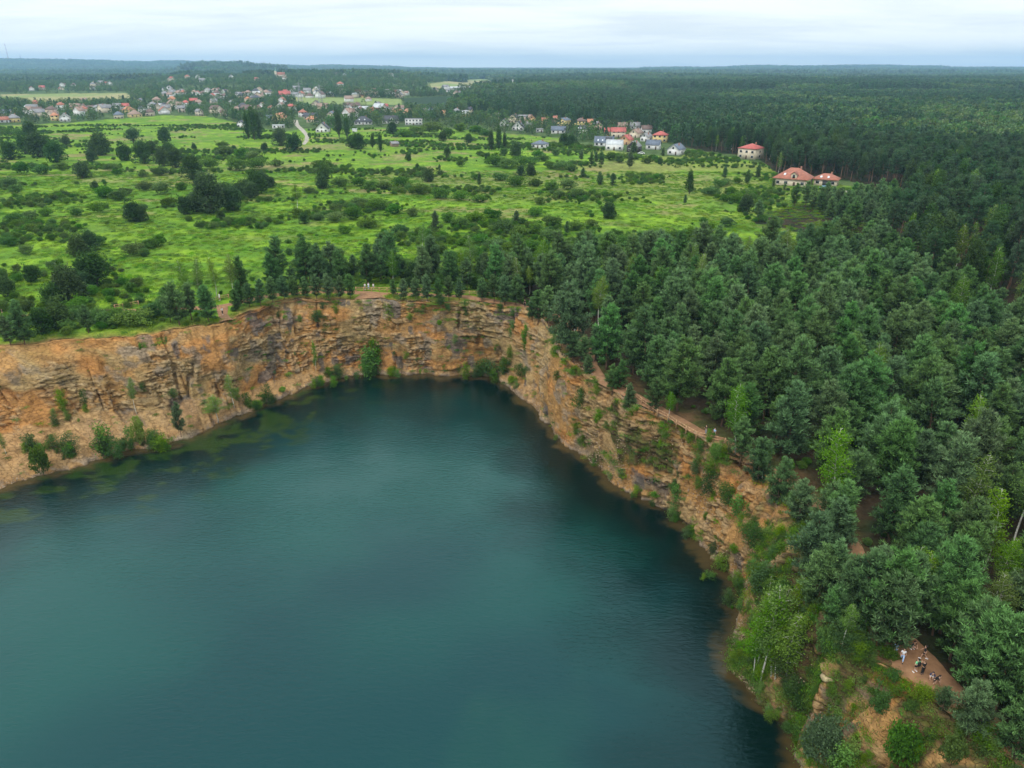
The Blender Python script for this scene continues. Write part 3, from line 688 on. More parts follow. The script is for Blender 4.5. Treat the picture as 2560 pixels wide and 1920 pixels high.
PATH = [(-260,805),(0,792),(190,778),(310,776),(450,772),(545,768),(600,755),(680,738),(760,731),(860,729),(935,734),(1010,735),(1100,739),(1180,743),(1260,757),(1320,768),(1375,785),(1418,802),(1447,830),(1467,870),(1482,920),(1515,958),(1565,980),(1625,1010),(1685,1044),(1745,1078),(1810,1104),(1890,1150),(1985,1215),(2080,1290),(2130,1365),(2150,1440),(2188,1540),(2243,1614),(2308,1664),(2354,1716),(2440,1790),(2530,1860),(2650,1960)]
_, PL = path('path', PATH, [2.2]*8+[3]*6+[2.6]*14+[2.4]*4+[3.4, 5.2, 5.4, 3.5, 3], 'sandy footpath along the quarry edge')
_, PL2 = path('path', [(556, 768), (557, 786), (566, 803)], [3.2, 2.6, 3.5], 'short bare spur of path down to the cliff edge')
_, PL3 = path('path', [(925, 734), (925, 748)], [6, 8], 'bare sandy viewing spot at the cliff edge')
path('path', [(738, 300), (742, 312), (756, 325), (768, 340), (766, 352), (758, 362)], [6, 5, 5, 4, 3], 'grey gravel track running into the meadow from the village', m_gravel)
path('path', [(2050, 474), (2110, 478), (2180, 490), (2260, 505)], [7, 5, 5, 5], 'pale driveway beside the red roofed houses', m_gravel)
path('road', [(560, 279), (700, 277), (810, 272), (960, 268)], [7, 7], 'grey road crossing the village', plain('asphalt', (.16, .16, .17), .9, .1, .3))

# ------------------------------------------------------------------ people (body grown from a jointed skeleton, clothes as children)
def skin_mesh(name, verts, edges, radii, sub=1):
    me = bpy.data.meshes.new(name); me.from_pydata([tuple(v) for v in verts], edges, []); me.update()
    o = bpy.data.objects.new('skeleton', me); COL.objects.link(o)
    bpy.context.view_layer.objects.active = o
    sk = o.modifiers.new('skin', 'SKIN')
    for i, r in enumerate(radii): me.skin_vertices[0].data[i].radius = (r, r) if not hasattr(r, '__len__') else r
    me.skin_vertices[0].data[0].use_root = True
    if sub: s = o.modifiers.new('sub', 'SUBSURF'); s.levels = sub
    dg = bpy.context.evaluated_depsgraph_get()
    out = bpy.data.meshes.new_from_object(o.evaluated_get(dg)); out.name = name
    bpy.data.objects.remove(o)
    for p in out.polygons: p.use_smooth = True
    return out
def chain(V, E_, Rr, start, pts, rad):
    last = start
    for p, r in zip(pts, rad):
        V.append(p); Rr.append(r); E_.append((last, len(V)-1)); last = len(V)-1
    return last
POSES = {  # joints: knee/foot L,R ; elbow/hand L,R ; lean of chest ; hip height
    'stand':  dict(kl=(-.10,.02,.50), fl=(-.11,0,.08), kr=(.10,.03,.50), fr=(.12,.02,.08), el=(-.25,.02,1.13), hl=(-.26,.10,.88), er=(.25,.02,1.13), hr=(.26,.10,.88), lean=0, hip=.95),
    'walk':   dict(kl=(-.09,.20,.53), fl=(-.10,.26,.10), kr=(.09,-.06,.50), fr=(.10,-.36,.14), el=(-.25,-.12,1.15), hl=(-.24,-.05,.90), er=(.25,.14,1.15), hr=(.22,.32,.98), lean=.05, hip=.92),
    'hips':   dict(kl=(-.14,.02,.50), fl=(-.20,0,.08), kr=(.14,.03,.50), fr=(.20,.02,.08), el=(-.42,-.08,1.18), hl=(-.19,.05,1.03), er=(.42,-.08,1.18), hr=(.19,.05,1.03), lean=0, hip=.94),
    'photo':  dict(kl=(-.09,.02,.50), fl=(-.09,0,.08), kr=(.09,.03,.50), fr=(.10,.02,.08), el=(-.24,.18,1.18), hl=(-.07,.34,1.34), er=(.24,.18,1.18), hr=(.07,.34,1.34), lean=.02, hip=.95),
    'bend':   dict(kl=(-.12,.26,.44), fl=(-.12,.02,.08), kr=(.12,.24,.42), fr=(.13,.00,.08), el=(-.26,.50,.80), hl=(-.16,.56,.55), er=(.26,.50,.80), hr=(.16,.56,.55), lean=.38, hip=.68),
    'crouch': dict(kl=(-.14,.36,.42), fl=(-.14,.04,.08), kr=(.14,.34,.40), fr=(.15,-.02,.08), el=(-.24,.34,.66), hl=(-.10,.52,.52), er=(.24,.34,.66), hr=(.10,.52,.52), lean=.22, hip=.40),
}
def build_pose(k):
    p = POSES[k]; hz, ln = p['hip'], p['lean']
    fall = .5*ln*ln*.9
    def sp_(t, z): return (0, ln*t, hz + z - fall*t*1.6)
    chest, neck, head0, head1 = sp_(.8, .38), sp_(1.05, .54), sp_(1.18, .63), sp_(1.22, .74)
    V, E_, Rr = [(0, 0, hz)], [], [(.125, .09)]
    w = chain(V, E_, Rr, 0, [sp_(.4, .18)], [(.115, .085)]); c = chain(V, E_, Rr, w, [chest], [(.135, .095)])
    n = chain(V, E_, Rr, c, [neck], [.052]); chain(V, E_, Rr, n, [head0, head1, (head1[0], head1[1], head1[2]+.06)], [.062, .085, .055])
    chain(V, E_, Rr, n+1, [(0, head0[1]+.09, head0[2]+.035)], [.014])           # nose
    for s, sh in ((-1, 'l'), (1, 'r')):
        e, h_ = np.array(p['e'+sh], float), np.array(p['h'+sh], float); d = unit(h_-e)
        shd = np.array([s*.165, chest[1], chest[2]+.08])
        a = chain(V, E_, Rr, c, [tuple(shd), tuple(e), tuple(h_-d*.04), tuple(h_+d*.03)], [.056, .040, .026, (.034, .018)])
        sidev = unit(np.cross(d, (0, 0, 1) if abs(d[2]) < .9 else (0, 1, 0))); curl = np.array([0, .35, 0])
        for f_ in range(4):
            b = h_ + d*.07 + sidev*(f_-1.5)*.019; ln_ = (.065, .078, .074, .056)[f_]
            chain(V, E_, Rr, a, [tuple(b), tuple(b+unit(d+curl*.6)*ln_*.55), tuple(b+unit(d+curl*.6)*ln_*.55+unit(d+curl*2)*ln_*.45)], [.009, .008, .007])
        tb = h_ - sidev*.035; chain(V, E_, Rr, a-1, [tuple(tb), tuple(tb-sidev*.02+d*.045)], [.011, .008])
        kn, ft = p['k'+sh], p['f'+sh]
        chain(V, E_, Rr, 0, [(s*.095, 0, hz-.06), kn, (ft[0], ft[1], ft[2]+.03), (ft[0], ft[1]+.13, ft[2]-.04)], [.088, .058, .040, .034])
    body = skin_mesh('person_body', V, E_, Rr)
    V, E_, Rr = [(0, 0, hz+.02)], [], [(.145, .11)]
    w = chain(V, E_, Rr, 0, [sp_(.4, .18)], [(.140, .108)]); c = chain(V, E_, Rr, w, [chest], [(.158, .118)]); chain(V, E_, Rr, c, [(0, chest[1]*.6+neck[1]*.4, chest[2]*.55+neck[2]*.45)], [.09])
    for s, sh in ((-1, 'l'), (1, 'r')):
        e = np.array(p['e'+sh], float); shd = np.array([s*.165, chest[1], chest[2]+.08]); chain(V, E_, Rr, c, [tuple(shd), tuple(shd*.25+e*.75)], [.075, .060])
    shirt = skin_mesh('person_shirt', V, E_, Rr)
    low = {}
    for nm, f in (('shorts', .62), ('trousers', 1.0)):
        V, E_, Rr = [(0, 0, hz)], [], [(.148, .112)]
        chain(V, E_, Rr, 0, [(0, 0, hz+.09)], [(.138, .108)])
        for s, sh in ((-1, 'l'), (1, 'r')):
            h0, kn, ft = np.array([s*.095, 0, hz-.06]), np.array(p['k'+sh]), np.array(p['f'+sh])
            if nm == 'shorts': chain(V, E_, Rr, 0, [tuple(h0), tuple(h0*(1-f)+kn*f)], [.105, .088])
            else: chain(V, E_, Rr, 0, [tuple(h0), tuple(kn), tuple(ft+np.array([0, 0, .06]))], [.105, .078, .064])
        low[nm] = skin_mesh('person_'+nm, V, E_, Rr)
    hr = MB(); hc = np.array([0, head1[1]-.02, head1[2]+.015]); rows_ = []
    for i in range(7):
        th = math.pi*.60*i/6; rows_ += [hc+np.array([.105*math.sin(th)*math.cos(a), .112*math.sin(th)*math.sin(a)-.012*i, .118*math.cos(th)]) for a in np.linspace(0, 2*math.pi, 12, endpoint=False)]
    hr.add(rows_, [(i*12+j, (i+1)*12+j, (i+1)*12+(j+1) % 12, i*12+(j+1) % 12) for i in range(6) for j in range(12)])
    shoes = []
    for sh in 'lr':
        f = p['f'+sh]; m = MB(); m.tube([(f[0], f[1]-.07, f[2]-.035), (f[0], f[1]+.05, f[2]-.03), (f[0], f[1]+.17, f[2]-.045), (f[0], f[1]+.21, f[2]-.05)], [.052, .056, .048, .02], 8); shoes.append(m)
    return body, shirt, low, hr, shoes
pose_cache = {k: build_pose(k) for k in POSES}
_mc = {}
def cm_(name, col, rough=.85):
    if name not in _mc: _mc[name] = plain(name, col, rough, .06, 12)
    return _mc[name]
CLOTH = {'black': (.012, .012, .014), 'white': (.75, .75, .77), 'mint green': (.22, .62, .30), 'light blue': (.35, .50, .75), 'grey': (.25, .26, .28), 'navy': (.02, .03, .09), 'red': (.5, .05, .04), 'blue': (.08, .16, .42), 'orange': (.75, .30, .06)}
m_skin = cm_('skin', (.55, .33, .23), .6)
def person(px, py, pose, rz, shirt, low, lowcol, label, hair=(.03, .02, .015), shoe='white', group=None, s=1.0, loc=None):
    body, sh, lo, hr, shoes = pose_cache[pose]
    x, y, z = (*G(px, py), 0) if loc is None else (*loc, 0)
    z = float(H(x, y)) + .15
    b = body.copy(); b.materials.clear(); b.materials.append(m_skin)
    o = obj('person', b, None, (x, y, z), math.radians(rz), s); tag(o, label, 'person', group)
    m2 = sh.copy(); m2.materials.clear(); m2.materials.append(cm_('cloth_'+shirt.replace(' ', '_'), CLOTH[shirt])); obj('shirt', m2, o)
    m3 = lo[low].copy(); m3.materials.clear(); m3.materials.append(cm_('cloth_'+lowcol.replace(' ', '_'), CLOTH[lowcol])); obj(low, m3, o)
    obj('hair', hr.mesh('person_hair', cm_('hair_%d' % int(hair[0]*1000), hair), True), o)
    for m in shoes: obj('shoe', m.mesh('person_shoe', cm_('cloth_'+shoe, CLOTH[shoe]), True), o)
    return o
NG = 'walkers on the wide sandy path by the near cliff'
PEOPLE = []
def per(*a, **k): o = person(*a, **k); PEOPLE.append((o.location.x, o.location.y)); return o
per(2235, 1640, 'walk', 160, 'light blue', 'shorts', 'light blue', 'person in pale blue half hidden under a pine branch on the path', group=NG)
per(2253, 1656, 'walk', 150, 'white', 'trousers', 'light blue', 'person in white and light blue clothes walking at the path edge', shoe='black', group=NG)
per(2278, 1624, 'crouch', 200, 'black', 'shorts', 'navy', 'person in black top and navy shorts sitting in the shade of the pines', group=NG)
p_ = per(2307, 1650, 'walk', 60, 'black', 'shorts', 'black', 'person in black shirt and shorts striding with bare legs', group=NG)
g_ = per(2287, 1683, 'hips', 20, 'mint green', 'shorts', 'black', 'person in mint green top and black shorts with hands on hips', hair=(.01, .008, .008), group=NG)
bp = MB(); bp.box(-.14, .14, -.30, -.13, 1.02, 1.42); bp.tube([(-.1, -.15, 1.4), (-.1, .12, 1.47), (-.1, .13, 1.2)], .02, 5); bp.tube([(.1, -.15, 1.4), (.1, .12, 1.47), (.1, .13, 1.2)], .02, 5)
x, y = g_.location.x, g_.location.y
tag(obj('backpack', bp.mesh('backpack', cm_('cloth_black', CLOTH['black'])), None, tuple(g_.location), math.radians(20)), 'black backpack worn by the person in the mint green top', 'backpack')
per(2304, 1689, 'photo', 10, 'black', 'trousers', 'black', 'person dressed all in black holding both hands up in front', hair=(.16, .09, .05), shoe='black', group=NG)
per(2326, 1703, 'bend', 150, 'navy', 'shorts', 'white', 'person in navy and white striped top and pale shorts leaning forward', hair=(.015, .015, .03), shoe='black', group=NG)
per(2331, 1713, 'bend', 230, 'black', 'shorts', 'black', 'person in sleeveless black top bending beside the one in pale shorts', shoe='black', group=NG)
FG = 'three people behind the rail fence on the far cliff'
per(913, 726, 'stand', 180, 'white', 'trousers', 'grey', 'person in white top, leftmost of the three at the far fence', group=FG)
per(922, 725, 'stand', 170, 'white', 'trousers', 'light blue', 'taller person in white, middle one of the three at the far fence', group=FG, s=1.06)
per(934, 726, 'stand', 190, 'white', 'shorts', 'grey', 'person in white top, rightmost of the three at the far fence', group=FG)
per(550, 752, 'stand', 170, 'white', 'shorts', 'white', 'person in white standing behind the short rail fence on the far left cliff')
per(557, 788, 'walk', 190, 'white', 'trousers', 'black', 'person in white shirt and black trousers on the bare spur at the cliff edge')
per(9, 792, 'walk', 90, 'black', 'trousers', 'black', 'person in black on the path at the left end of the cliff')
CG = 'people gathered where the far path turns the corner'
per(1312, 768, 'stand', 150, 'black', 'trousers', 'black', 'person in black standing alone left of the group at the path corner', group=CG, shoe='black')
per(1326, 768, 'walk', 120, 'white', 'shorts', 'light blue', 'person in white top and light blue shorts walking at the path corner', group=CG)
per(1333, 766, 'stand', 190, 'white', 'shorts', 'grey', 'person in white with grey shorts in the group at the path corner', group=CG)
per(1337, 774, 'crouch', 200, 'black', 'shorts', 'navy', 'person in black crouching at the path corner', group=CG)
BG = 'walkers on the path bend beside the cliff pines'
per(1419, 806, 'walk', 180, 'black', 'trousers', 'black', 'person in black, left one of the dark pair on the path bend', group=BG, shoe='black')
per(1427, 809, 'walk', 170, 'navy', 'trousers', 'black', 'person in navy top walking on the path bend', group=BG, shoe='black')
per(1434, 812, 'walk', 175, 'white', 'shorts', 'black', 'person in white top and black shorts on the path bend', group=BG)
per(1437, 839, 'walk', 185, 'white', 'shorts', 'white', 'person all in white alone on the lower path bend', group=BG)
per(1764, 1089, 'photo', 120, 'black', 'trousers', 'grey', 'person in black leaning at the long wooden fence', shoe='black')
per(1785, 1096, 'stand', 120, 'light blue', 'trousers', 'black', 'person in light blue shirt behind the end of the long wooden fence', shoe='black')

# ------------------------------------------------------------------ rail fences
m_rail = plain('fence_wood', (.42, .25, .13), .85, .2, 2)
def fence(pix, label, step=2.1, hgt=1.15):
    pts = np.array([G(*p) for p in pix]); d = np.r_[0, np.cumsum(np.hypot(*np.diff(pts, axis=0).T))]
    n = max(1, int(round(d[-1]/step))); s = np.linspace(0, d[-1], n+1)
    x, y = np.interp(s, d, pts[:, 0]), np.interp(s, d, pts[:, 1]); z = H(x, y)
    e = empty('rail_fence', (x[0], y[0], z[0])); tag(e, label, 'fence')
    pm = MB(); pm.box(-.09, .09, -.09, .09, -.4, hgt); pm = pm.mesh('fence_post', m_rail)
    for i in range(n+1): obj('post', pm, e, (x[i]-x[0], y[i]-y[0], z[i]-z[0]), rnd.uniform(-.1, .1))
    for hh in (.55, 1.02):
        for i in range(n):
            rm = MB(); a = np.array([x[i]-x[0], y[i]-y[0], z[i]-z[0]+hh]); b = np.array([x[i+1]-x[0], y[i+1]-y[0], z[i+1]-z[0]+hh])
            t = unit(b-a); nn = np.array([-t[1], t[0], 0])*.035; u = np.array([0, 0, .075]); a2, b2 = a+nn*2.6, b+nn*2.6
            rm.add([a2-nn-u, b2-nn-u, b2+nn-u, a2+nn-u, a2-nn+u, b2-nn+u, b2+nn+u, a2+nn+u], [(0, 3, 2, 1), (4, 5, 6, 7), (0, 1, 5, 4), (1, 2, 6, 5), (2, 3, 7, 6), (3, 0, 4, 7)])
            obj('rail', rm.mesh('fence_rail', m_rail), e)
fence([(288, 773), (320, 769), (347, 763)], 'pale wooden rail fence among shrubs on the left cliff top')
fence([(530, 757), (548, 752), (572, 746)], 'short wooden rail fence beside the walker at the cliff spur')
fence([(735, 727), (790, 727), (855, 731)], 'wooden rail fence under the pines left of the far viewing spot')
fence([(890, 728), (935, 729), (985, 730), (1030, 731), (1085, 733)], 'wooden rail fence in front of the three people on the far cliff')
fence([(1155, 737), (1200, 739), (1240, 744), (1262, 748)], 'wooden rail fence under the trees near the far path corner')
fence([(1410, 795), (1424, 812), (1431, 830), (1430, 842)], 'wooden rail fence along the outer side of the path bend')
fence([(1566, 983), (1599, 1006), (1640, 1036), (1667, 1049), (1684, 1062), (1707, 1074), (1728, 1090), (1757, 1100), (1786, 1105), (1812, 1111)], 'long wooden rail fence on the brink of the right cliff', 2.4)
fence([(2121, 1372), (2126, 1395), (2130, 1425)], 'short pale rail fence beside the shaded path under the pines')

# boulder on the slope
bb = MB(); vv = []
for i in range(9):
    th = math.pi*i/8
    for j in range(12):
        a = 2*math.pi*j/12; v = np.array([math.sin(th)*math.cos(a), math.sin(th)*math.sin(a), math.cos(th)])
        vv.append(v*np.array([.75, .6, .5])*(.75+.5*float(vnoise(np.array([v[0]*1.7+3]), np.array([v[1]*1.7]), np.array([v[2]*1.7]), 9)[0])))
bb.add(vv, [(i*12+j, (i+1)*12+j, (i+1)*12+(j+1) % 12, i*12+(j+1) % 12) for i in range(8) for j in range(12)])
x, y, z = hit(2062, 1723)
tag(obj('boulder', bb.mesh('boulder', plain('boulder_stone', (.45, .36, .20), .9, .2, 2)), None, (x, y, z+.25)), 'pale angular boulder lying on the brown slope below the path', 'boulder')

# ------------------------------------------------------------------ houses
WALLC = {'white': (.62, .62, .61), 'cream': (.60, .52, .40), 'yellow': (.66, .52, .24), 'orange': (.52, .33, .18), 'beige': (.48, .41, .33), 'pink': (.55, .36, .31), 'grey': (.38, .38, .38), 'black': (.035, .030, .028), 'brown': (.24, .17, .12)}
ROOFC = {'red': (.42, .10, .085), 'terracotta': (.34, .125, .08), 'orange': (.46, .20, .11), 'dark': (.055, .06, .075), 'blue grey': (.12, .15, .20), 'grey': (.22, .22, .23), 'brown': (.14, .09, .075), 'white': (.50, .53, .55), 'tan': (.28, .19, .15)}
wall_m = {k: plain('render_'+k, v, .85, .06, .4) for k, v in WALLC.items()}
roof_m = {}
for k_, v_ in ROOFC.items():
    M = Mat('roof_'+k_.replace(' ', '_'), .7); tc = M.n('ShaderNodeTexCoord').outputs['Object']
    wv = M.n('ShaderNodeTexWave', {'Vector': tc, 'Scale': 1.1, 'Distortion': .4}, bands_direction='Z').outputs['Fac']; nz = M.noise(tc, .7, 4)
    M.base(M.mix(1.0, M.ramp(nz, [(.3, tuple(c*.78 for c in v_)), (.7, tuple(min(1, c*1.22) for c in v_))]), M.ramp(wv, [(0, .85), (1, 1.1)]), 'MULTIPLY')); roof_m[k_] = M.m
m_glass = plain('window_glass', (.025, .03, .04), .12, .1, 1)
m_frame = plain('window_frame', (.65, .65, .63), .6)
m_door = plain('door_wood', (.09, .055, .035), .6)
m_garage = plain('garage_door', (.06, .065, .075), .6)
m_chim = plain('chimney_brick', (.26, .13, .09), .9, .15, 3)
m_sky = plain('rooflight', (.75, .8, .85), .2)
def house(x, y, w, d, style, wall, roof, rz, label, wallh=3.0, pitch=38, detail=True, group=None, extra=(), cat='house', over=.5):
    z = float(H(x, y)); e = empty('house', (x, y, z), math.radians(rz)); tag(e, label, cat, group)
    hw, hd = w/2, d/2; tp = math.tan(math.radians(pitch)); m = MB()
    m.box(-hw, hw, -hd, hd, -1.0, wallh)
    def part(nm, mb, mt, par=None, lab=None):
        o = obj(nm, mb.mesh('house_'+nm, mt), par or e); o.parent = par or e
        if lab: o['label'] = lab
        return o
    th = .22; r = MB(); ov = over
    if style == 'gable':          # ridge along x
        rh = hd*tp; m.add([(-hw, -hd, wallh), (-hw, hd, wallh), (-hw, 0, wallh+rh), (hw, -hd, wallh), (hw, hd, wallh), (hw, 0, wallh+rh)], [], [(0, 2, 1), (3, 4, 5)])
        for s in (-1, 1):
            y0, y1, z0, z1 = s*(hd+ov), 0, wallh-ov*tp, wallh+rh
            V = [(-hw-ov, y0, z0+.03), (hw+ov, y0, z0+.03), (hw+ov, y1, z1+.03), (-hw-ov, y1, z1+.03)]; V += [(a, b, c+th) for a, b, c in V]
            r.add(V, [(0, 1, 2, 3), (4, 5, 6, 7), (0, 1, 5, 4), (1, 2, 6, 5), (2, 3, 7, 6), (3, 0, 4, 7)])
    elif style == 'gend':         # gable end facing the viewer, ridge along y
        rh = hw*tp; m.add([(-hw, -hd, wallh), (hw, -hd, wallh), (0, -hd, wallh+rh), (-hw, hd, wallh), (hw, hd, wallh), (0, hd, wallh+rh)], [], [(0, 1, 2), (3, 5, 4)])
        for s in (-1, 1):
            x0, z0, z1 = s*(hw+ov), wallh-ov*tp, wallh+rh
            V = [(x0, -hd-ov, z0+.03), (x0, hd+ov, z0+.03), (0, hd+ov, z1+.03), (0, -hd-ov, z1+.03)]; V += [(a, b, c+th) for a, b, c in V]
            r.add(V, [(0, 1, 2, 3), (4, 5, 6, 7), (0, 1, 5, 4), (1, 2, 6, 5), (2, 3, 7, 6), (3, 0, 4, 7)])
    elif style == 'hip':
        a, b = hw+ov, hd+ov; rh = min(a, b)*tp; z0 = wallh-.05; k = max(a-b, 0); kb = max(b-a, 0)
        V = [(-a, -b, z0), (a, -b, z0), (a, b, z0), (-a, b, z0), (-a, -b, z0+.2), (a, -b, z0+.2), (a, b, z0+.2), (-a, b, z0+.2), (-k, -kb, z0+rh), (k, kb, z0+rh)]
        r.add(V, [(0, 3, 2, 1), (0, 1, 5, 4), (1, 2, 6, 5), (2, 3, 7, 6), (3, 0, 4, 7)] + ([(4, 5, 9, 8), (6, 7, 8, 9)] if k > 0 or kb == 0 else [(5, 6, 9, 8), (7, 4, 8, 9)]), [(5, 6, 9), (7, 4, 8)] if k > 0 or kb == 0 else [(4, 5, 8), (6, 7, 9)])
    else:
        rh = .4; r.box(-hw-.15, hw+.15, -hd-.15, hd+.15, wallh+.002, wallh+.4)
    part('wall', m, wall_m[wall]); ro = part('roof', r, roof_m[roof])
    ch = MB(); cx_ = hw*.35; cy_ = hd*.15 if style != 'gend' else 0; top = wallh+rh+.7
    if style != 'flat': ch.box(cx_-.35, cx_+.35, cy_-.3, cy_+.3, wallh, top) if style != 'gend' else ch.box(hw*.3, hw*.3+.6, -.3, .3, wallh, top)
    if style != 'flat': part('chimney', ch, m_chim, ro)
    if detail:
        nwin = max(2, int(w/3.2)); floors = 2 if wallh > 4.5 else 1
        for f in range(floors):
            for i in range(nwin):
                wx = -hw + w*(i+.5)/nwin; wz = .9+f*2.8
                if f == 0 and i == nwin//2:
                    b = MB(); b.box(wx-.5, wx+.5, -hd-.06, -hd+.02, 0, 2.1); part('door', b, m_door); continue
                b = MB(); b.box(wx-.75, wx+.75, -hd-.05, -hd+.02, wz, wz+1.35); o = part('window', b, m_glass)
                b = MB(); b.box(wx-.85, wx-.75, -hd-.08, -hd+.02, wz-.1, wz+1.45); b.box(wx+.75, wx+.85, -hd-.08, -hd+.02, wz-.1, wz+1.45); b.box(wx-.75, wx+.75, -hd-.08, -hd+.02, wz-.1, wz); b.box(wx-.75, wx+.75, -hd-.08, -hd+.02, wz+1.35, wz+1.45); part('frame', b, m_frame, o)
            for s in (-1, 1):
                b = MB(); b.box(min(s*hw, s*(hw+.06)), max(s*hw, s*(hw+.06)), -.7, .7, .9+f*2.8, 2.2+f*2.8); part('window', b, m_glass)
        if style == 'gend': b = MB(); b.box(-.6, .6, -hd-.05, -hd+.02, wallh+.3, wallh+1.6); part('window', b, m_glass)
    if 'skylights' in extra and style in ('gable', 'hip'):
        for i in (-.45, -.1, .25) if style == 'gable' else (-.3, .15):
            t0 = .35; yy = -(hd+ov)*(1-t0); zz = wallh-ov*tp*(style == 'gable') + (hd+ov)*t0*tp + .27
            M4 = Matrix.Translation((hw*i*1.4, yy, zz)) @ Matrix.Rotation(math.radians(pitch), 4, 'X')
            b = MB(); b.box(-.45, .45, -.7, .7, -.05, .08, M4); part('skylight', b, m_sky, ro)
    if 'garage' in extra:
        b = MB(); b.box(-1.2, 3.2, -hd-.07, -hd-.052, .03, 2.5); part('garage_door', b, m_garage)
    if 'dormer' in extra:
        b = MB(); b.box(.2, 2.8, -hd-.3, -hd+3, wallh, wallh+2.2); b.add([(.2, -hd-.3, wallh+2.2), (2.8, -hd-.3, wallh+2.2), (1.5, -hd-.3, wallh+3.3)], [], [(0, 1, 2)]); dm = part('dormer', b, wall_m[wall])
        b = MB(); zt = wallh+3.35
        for s in (-1, 1): b.add([(1.5+s*1.75, -hd-.7, wallh+2.05), (1.5+s*1.75, -hd+4.5, wallh+2.05), (1.5, -hd+4.5, zt), (1.5, -hd-.7, zt), (1.5+s*1.75, -hd-.7, wallh+2.22), (1.5+s*1.75, -hd+4.5, wallh+2.22), (1.5, -hd+4.5, zt+.2), (1.5, -hd-.7, zt+.2)], [(0, 1, 2, 3), (4, 5, 6, 7), (0, 3, 7, 4), (0, 1, 5, 4)])
        part('dormer_roof', b, roof_m[roof], dm); b = MB(); b.box(.9, 2.1, -hd-.36, -hd-.305, wallh+.3, wallh+2.2); part('dormer_window', b, m_glass, dm)
    if 'solar' in extra:
        t0 = .6; M4 = Matrix.Translation((hw*.5, -(hd+ov)*(1-t0), wallh-ov*tp+(hd+ov)*t0*tp+.3)) @ Matrix.Rotation(math.radians(pitch), 4, 'X')
        b = MB(); b.box(-2.4, 2.4, -1.6, 1.6, -.03, .05, M4); part('solar_panel', b, m_glass, ro)
    return e
HP = []
def short(l): return ' '.join(l.split()[:16])
def hpx(px, py, wpx, style, wall, roof, label, rz=0, wallh=3.0, dr=.8, **k):
    X, Y = G(px, py); dep = Y*cp + (CH-float(H(X, Y)))*sp; w = wpx*.4/F*dep/ (1.0 if style == 'flat' else 1.08)
    d = max(6.5, w*dr) if style != 'gend' else w*1.25
    if abs(rz) > 20: w *= .85
    u = unit(np.array([X, Y])); X, Y = X+u[0]*d*.5, Y+u[1]*d*.5
    HP.append((X, Y, max(w, d)*.5)); face = -math.degrees(math.atan2(X, Y))
    return house(X, Y, w, d, style, wall, roof, face+rz, label, wallh, **k)
hpx(1350,371,44,'hip','white','blue grey','white bungalow with grey hipped roof alone in the meadow',-22,2.8,.75,pitch=26)
hpx(1396,334,38,'gable','white','blue grey','low white house with blue grey roof and wide windows behind the bungalow',-5,2.9,.6)
hpx(1455,334,27,'gable','white','dark','white house with dark roof in front of the brown hip roofed one',-8,3.6,.8,extra=('skylights',))
hpx(1297,326,30,'gend','white','dark','white steep gabled house with blank end wall facing the meadow',-12,2.8,pitch=44)
hpx(1261,316,21,'gend','white','dark','small white gabled house at the left of the estate',-10,2.8,pitch=44)
hpx(1285,307,26,'gend','cream','dark','tall cream gabled house with dark roof behind the white gables',-15,4.2)
hpx(1308,302,25,'gable','beige','grey','beige house with flat looking grey roof by the conifers',10,4.5,.7,pitch=20)
hpx(1326,306,22,'gend','orange','tan','orange walled gabled house below the forest edge',15,3.8)
hpx(1322,320,20,'gable','beige','grey','small grey roofed house right of the white steep gable',8,2.8)
hpx(1409,316,29,'gend','yellow','blue grey','two storey yellow house with grey roof facing the meadow',-25,5.4,pitch=24)
hpx(1388,309,17,'gable','pink','terracotta','reddish roofed house joined behind the yellow one',5,4.6)
hpx(1451,318,30,'hip','yellow','brown','yellow two storey house with brown hipped roof',-8,5.4,.9,pitch=28)
hpx(1476,317,17,'gable','orange','orange','orange walled house right of the brown hip roof',0,4.2)
hpx(1492,325,21,'gend','pink','grey','pinkish gabled house with grey roof beside the leafy tree',20,4.2)
hpx(1545,344,38,'gable','cream','red','cream house with broad bright red roof',4,4.6,.75,pitch=34)
hpx(1517,338,15,'gable','beige','red','small red roofed annex left of the broad red roof',0,3)
hpx(1510,366,50,'gable','white','blue grey','long white house with blue grey roof, skylights and solar panels',-4,3.0,.62,pitch=40,extra=('skylights','solar'))
hpx(1565,362,28,'gend','orange','red','orange house with red pyramid shaped roof',-20,3.6,pitch=40)
hpx(1536,376,46,'gable','white','white','white house with smooth white metal roof',-5,3.6,.6,pitch=40,over=.05)
hpx(1585,381,30,'gend','black','grey','black timber clad gabled house with grey roof',-18,3.4,pitch=42,over=.2)
hpx(1590,345,30,'gend','cream','tan','cream gabled house with tan roof behind the red pyramid roof',-25,3.6)
hpx(1650,356,38,'hip','yellow','red','orange yellow house with bright red hipped roof at the forest edge',-6,5.2,.9,pitch=28)
hpx(1633,374,36,'gable','white','blue grey','white house with blue grey roof below the bright red hip',-12,3.4,.7,pitch=38)
hpx(1690,388,38,'gend','white','blue grey','rightmost white gabled house of the estate with blue grey roof',-22,3.4,pitch=38)
hpx(1616,354,26,'gend','white','grey','white gabled house with grey roof in the middle of the estate',-25,3.4)
hpx(1615,334,26,'gable','white','brown','white house with brownish roof below the dark trees',12,3.8)
hpx(1588,323,26,'gable','grey','grey','grey roofed house closest to the forest wall',-8,3)
hpx(1556,323,24,'gable','beige','tan','brownish roofed house behind the broad red roof',10,3)
hpx(1237,299,20,'gable','beige','grey','grey brown house at the left end under the forest',15,4)
hpx(1349,331,18,'flat','grey','grey','small grey flat roofed garage by the lone round tree',0,2.6,cat='garage')
hpx(1361,309,15,'gable','orange','terracotta','small orange roofed house hidden by garden trees',0,3)
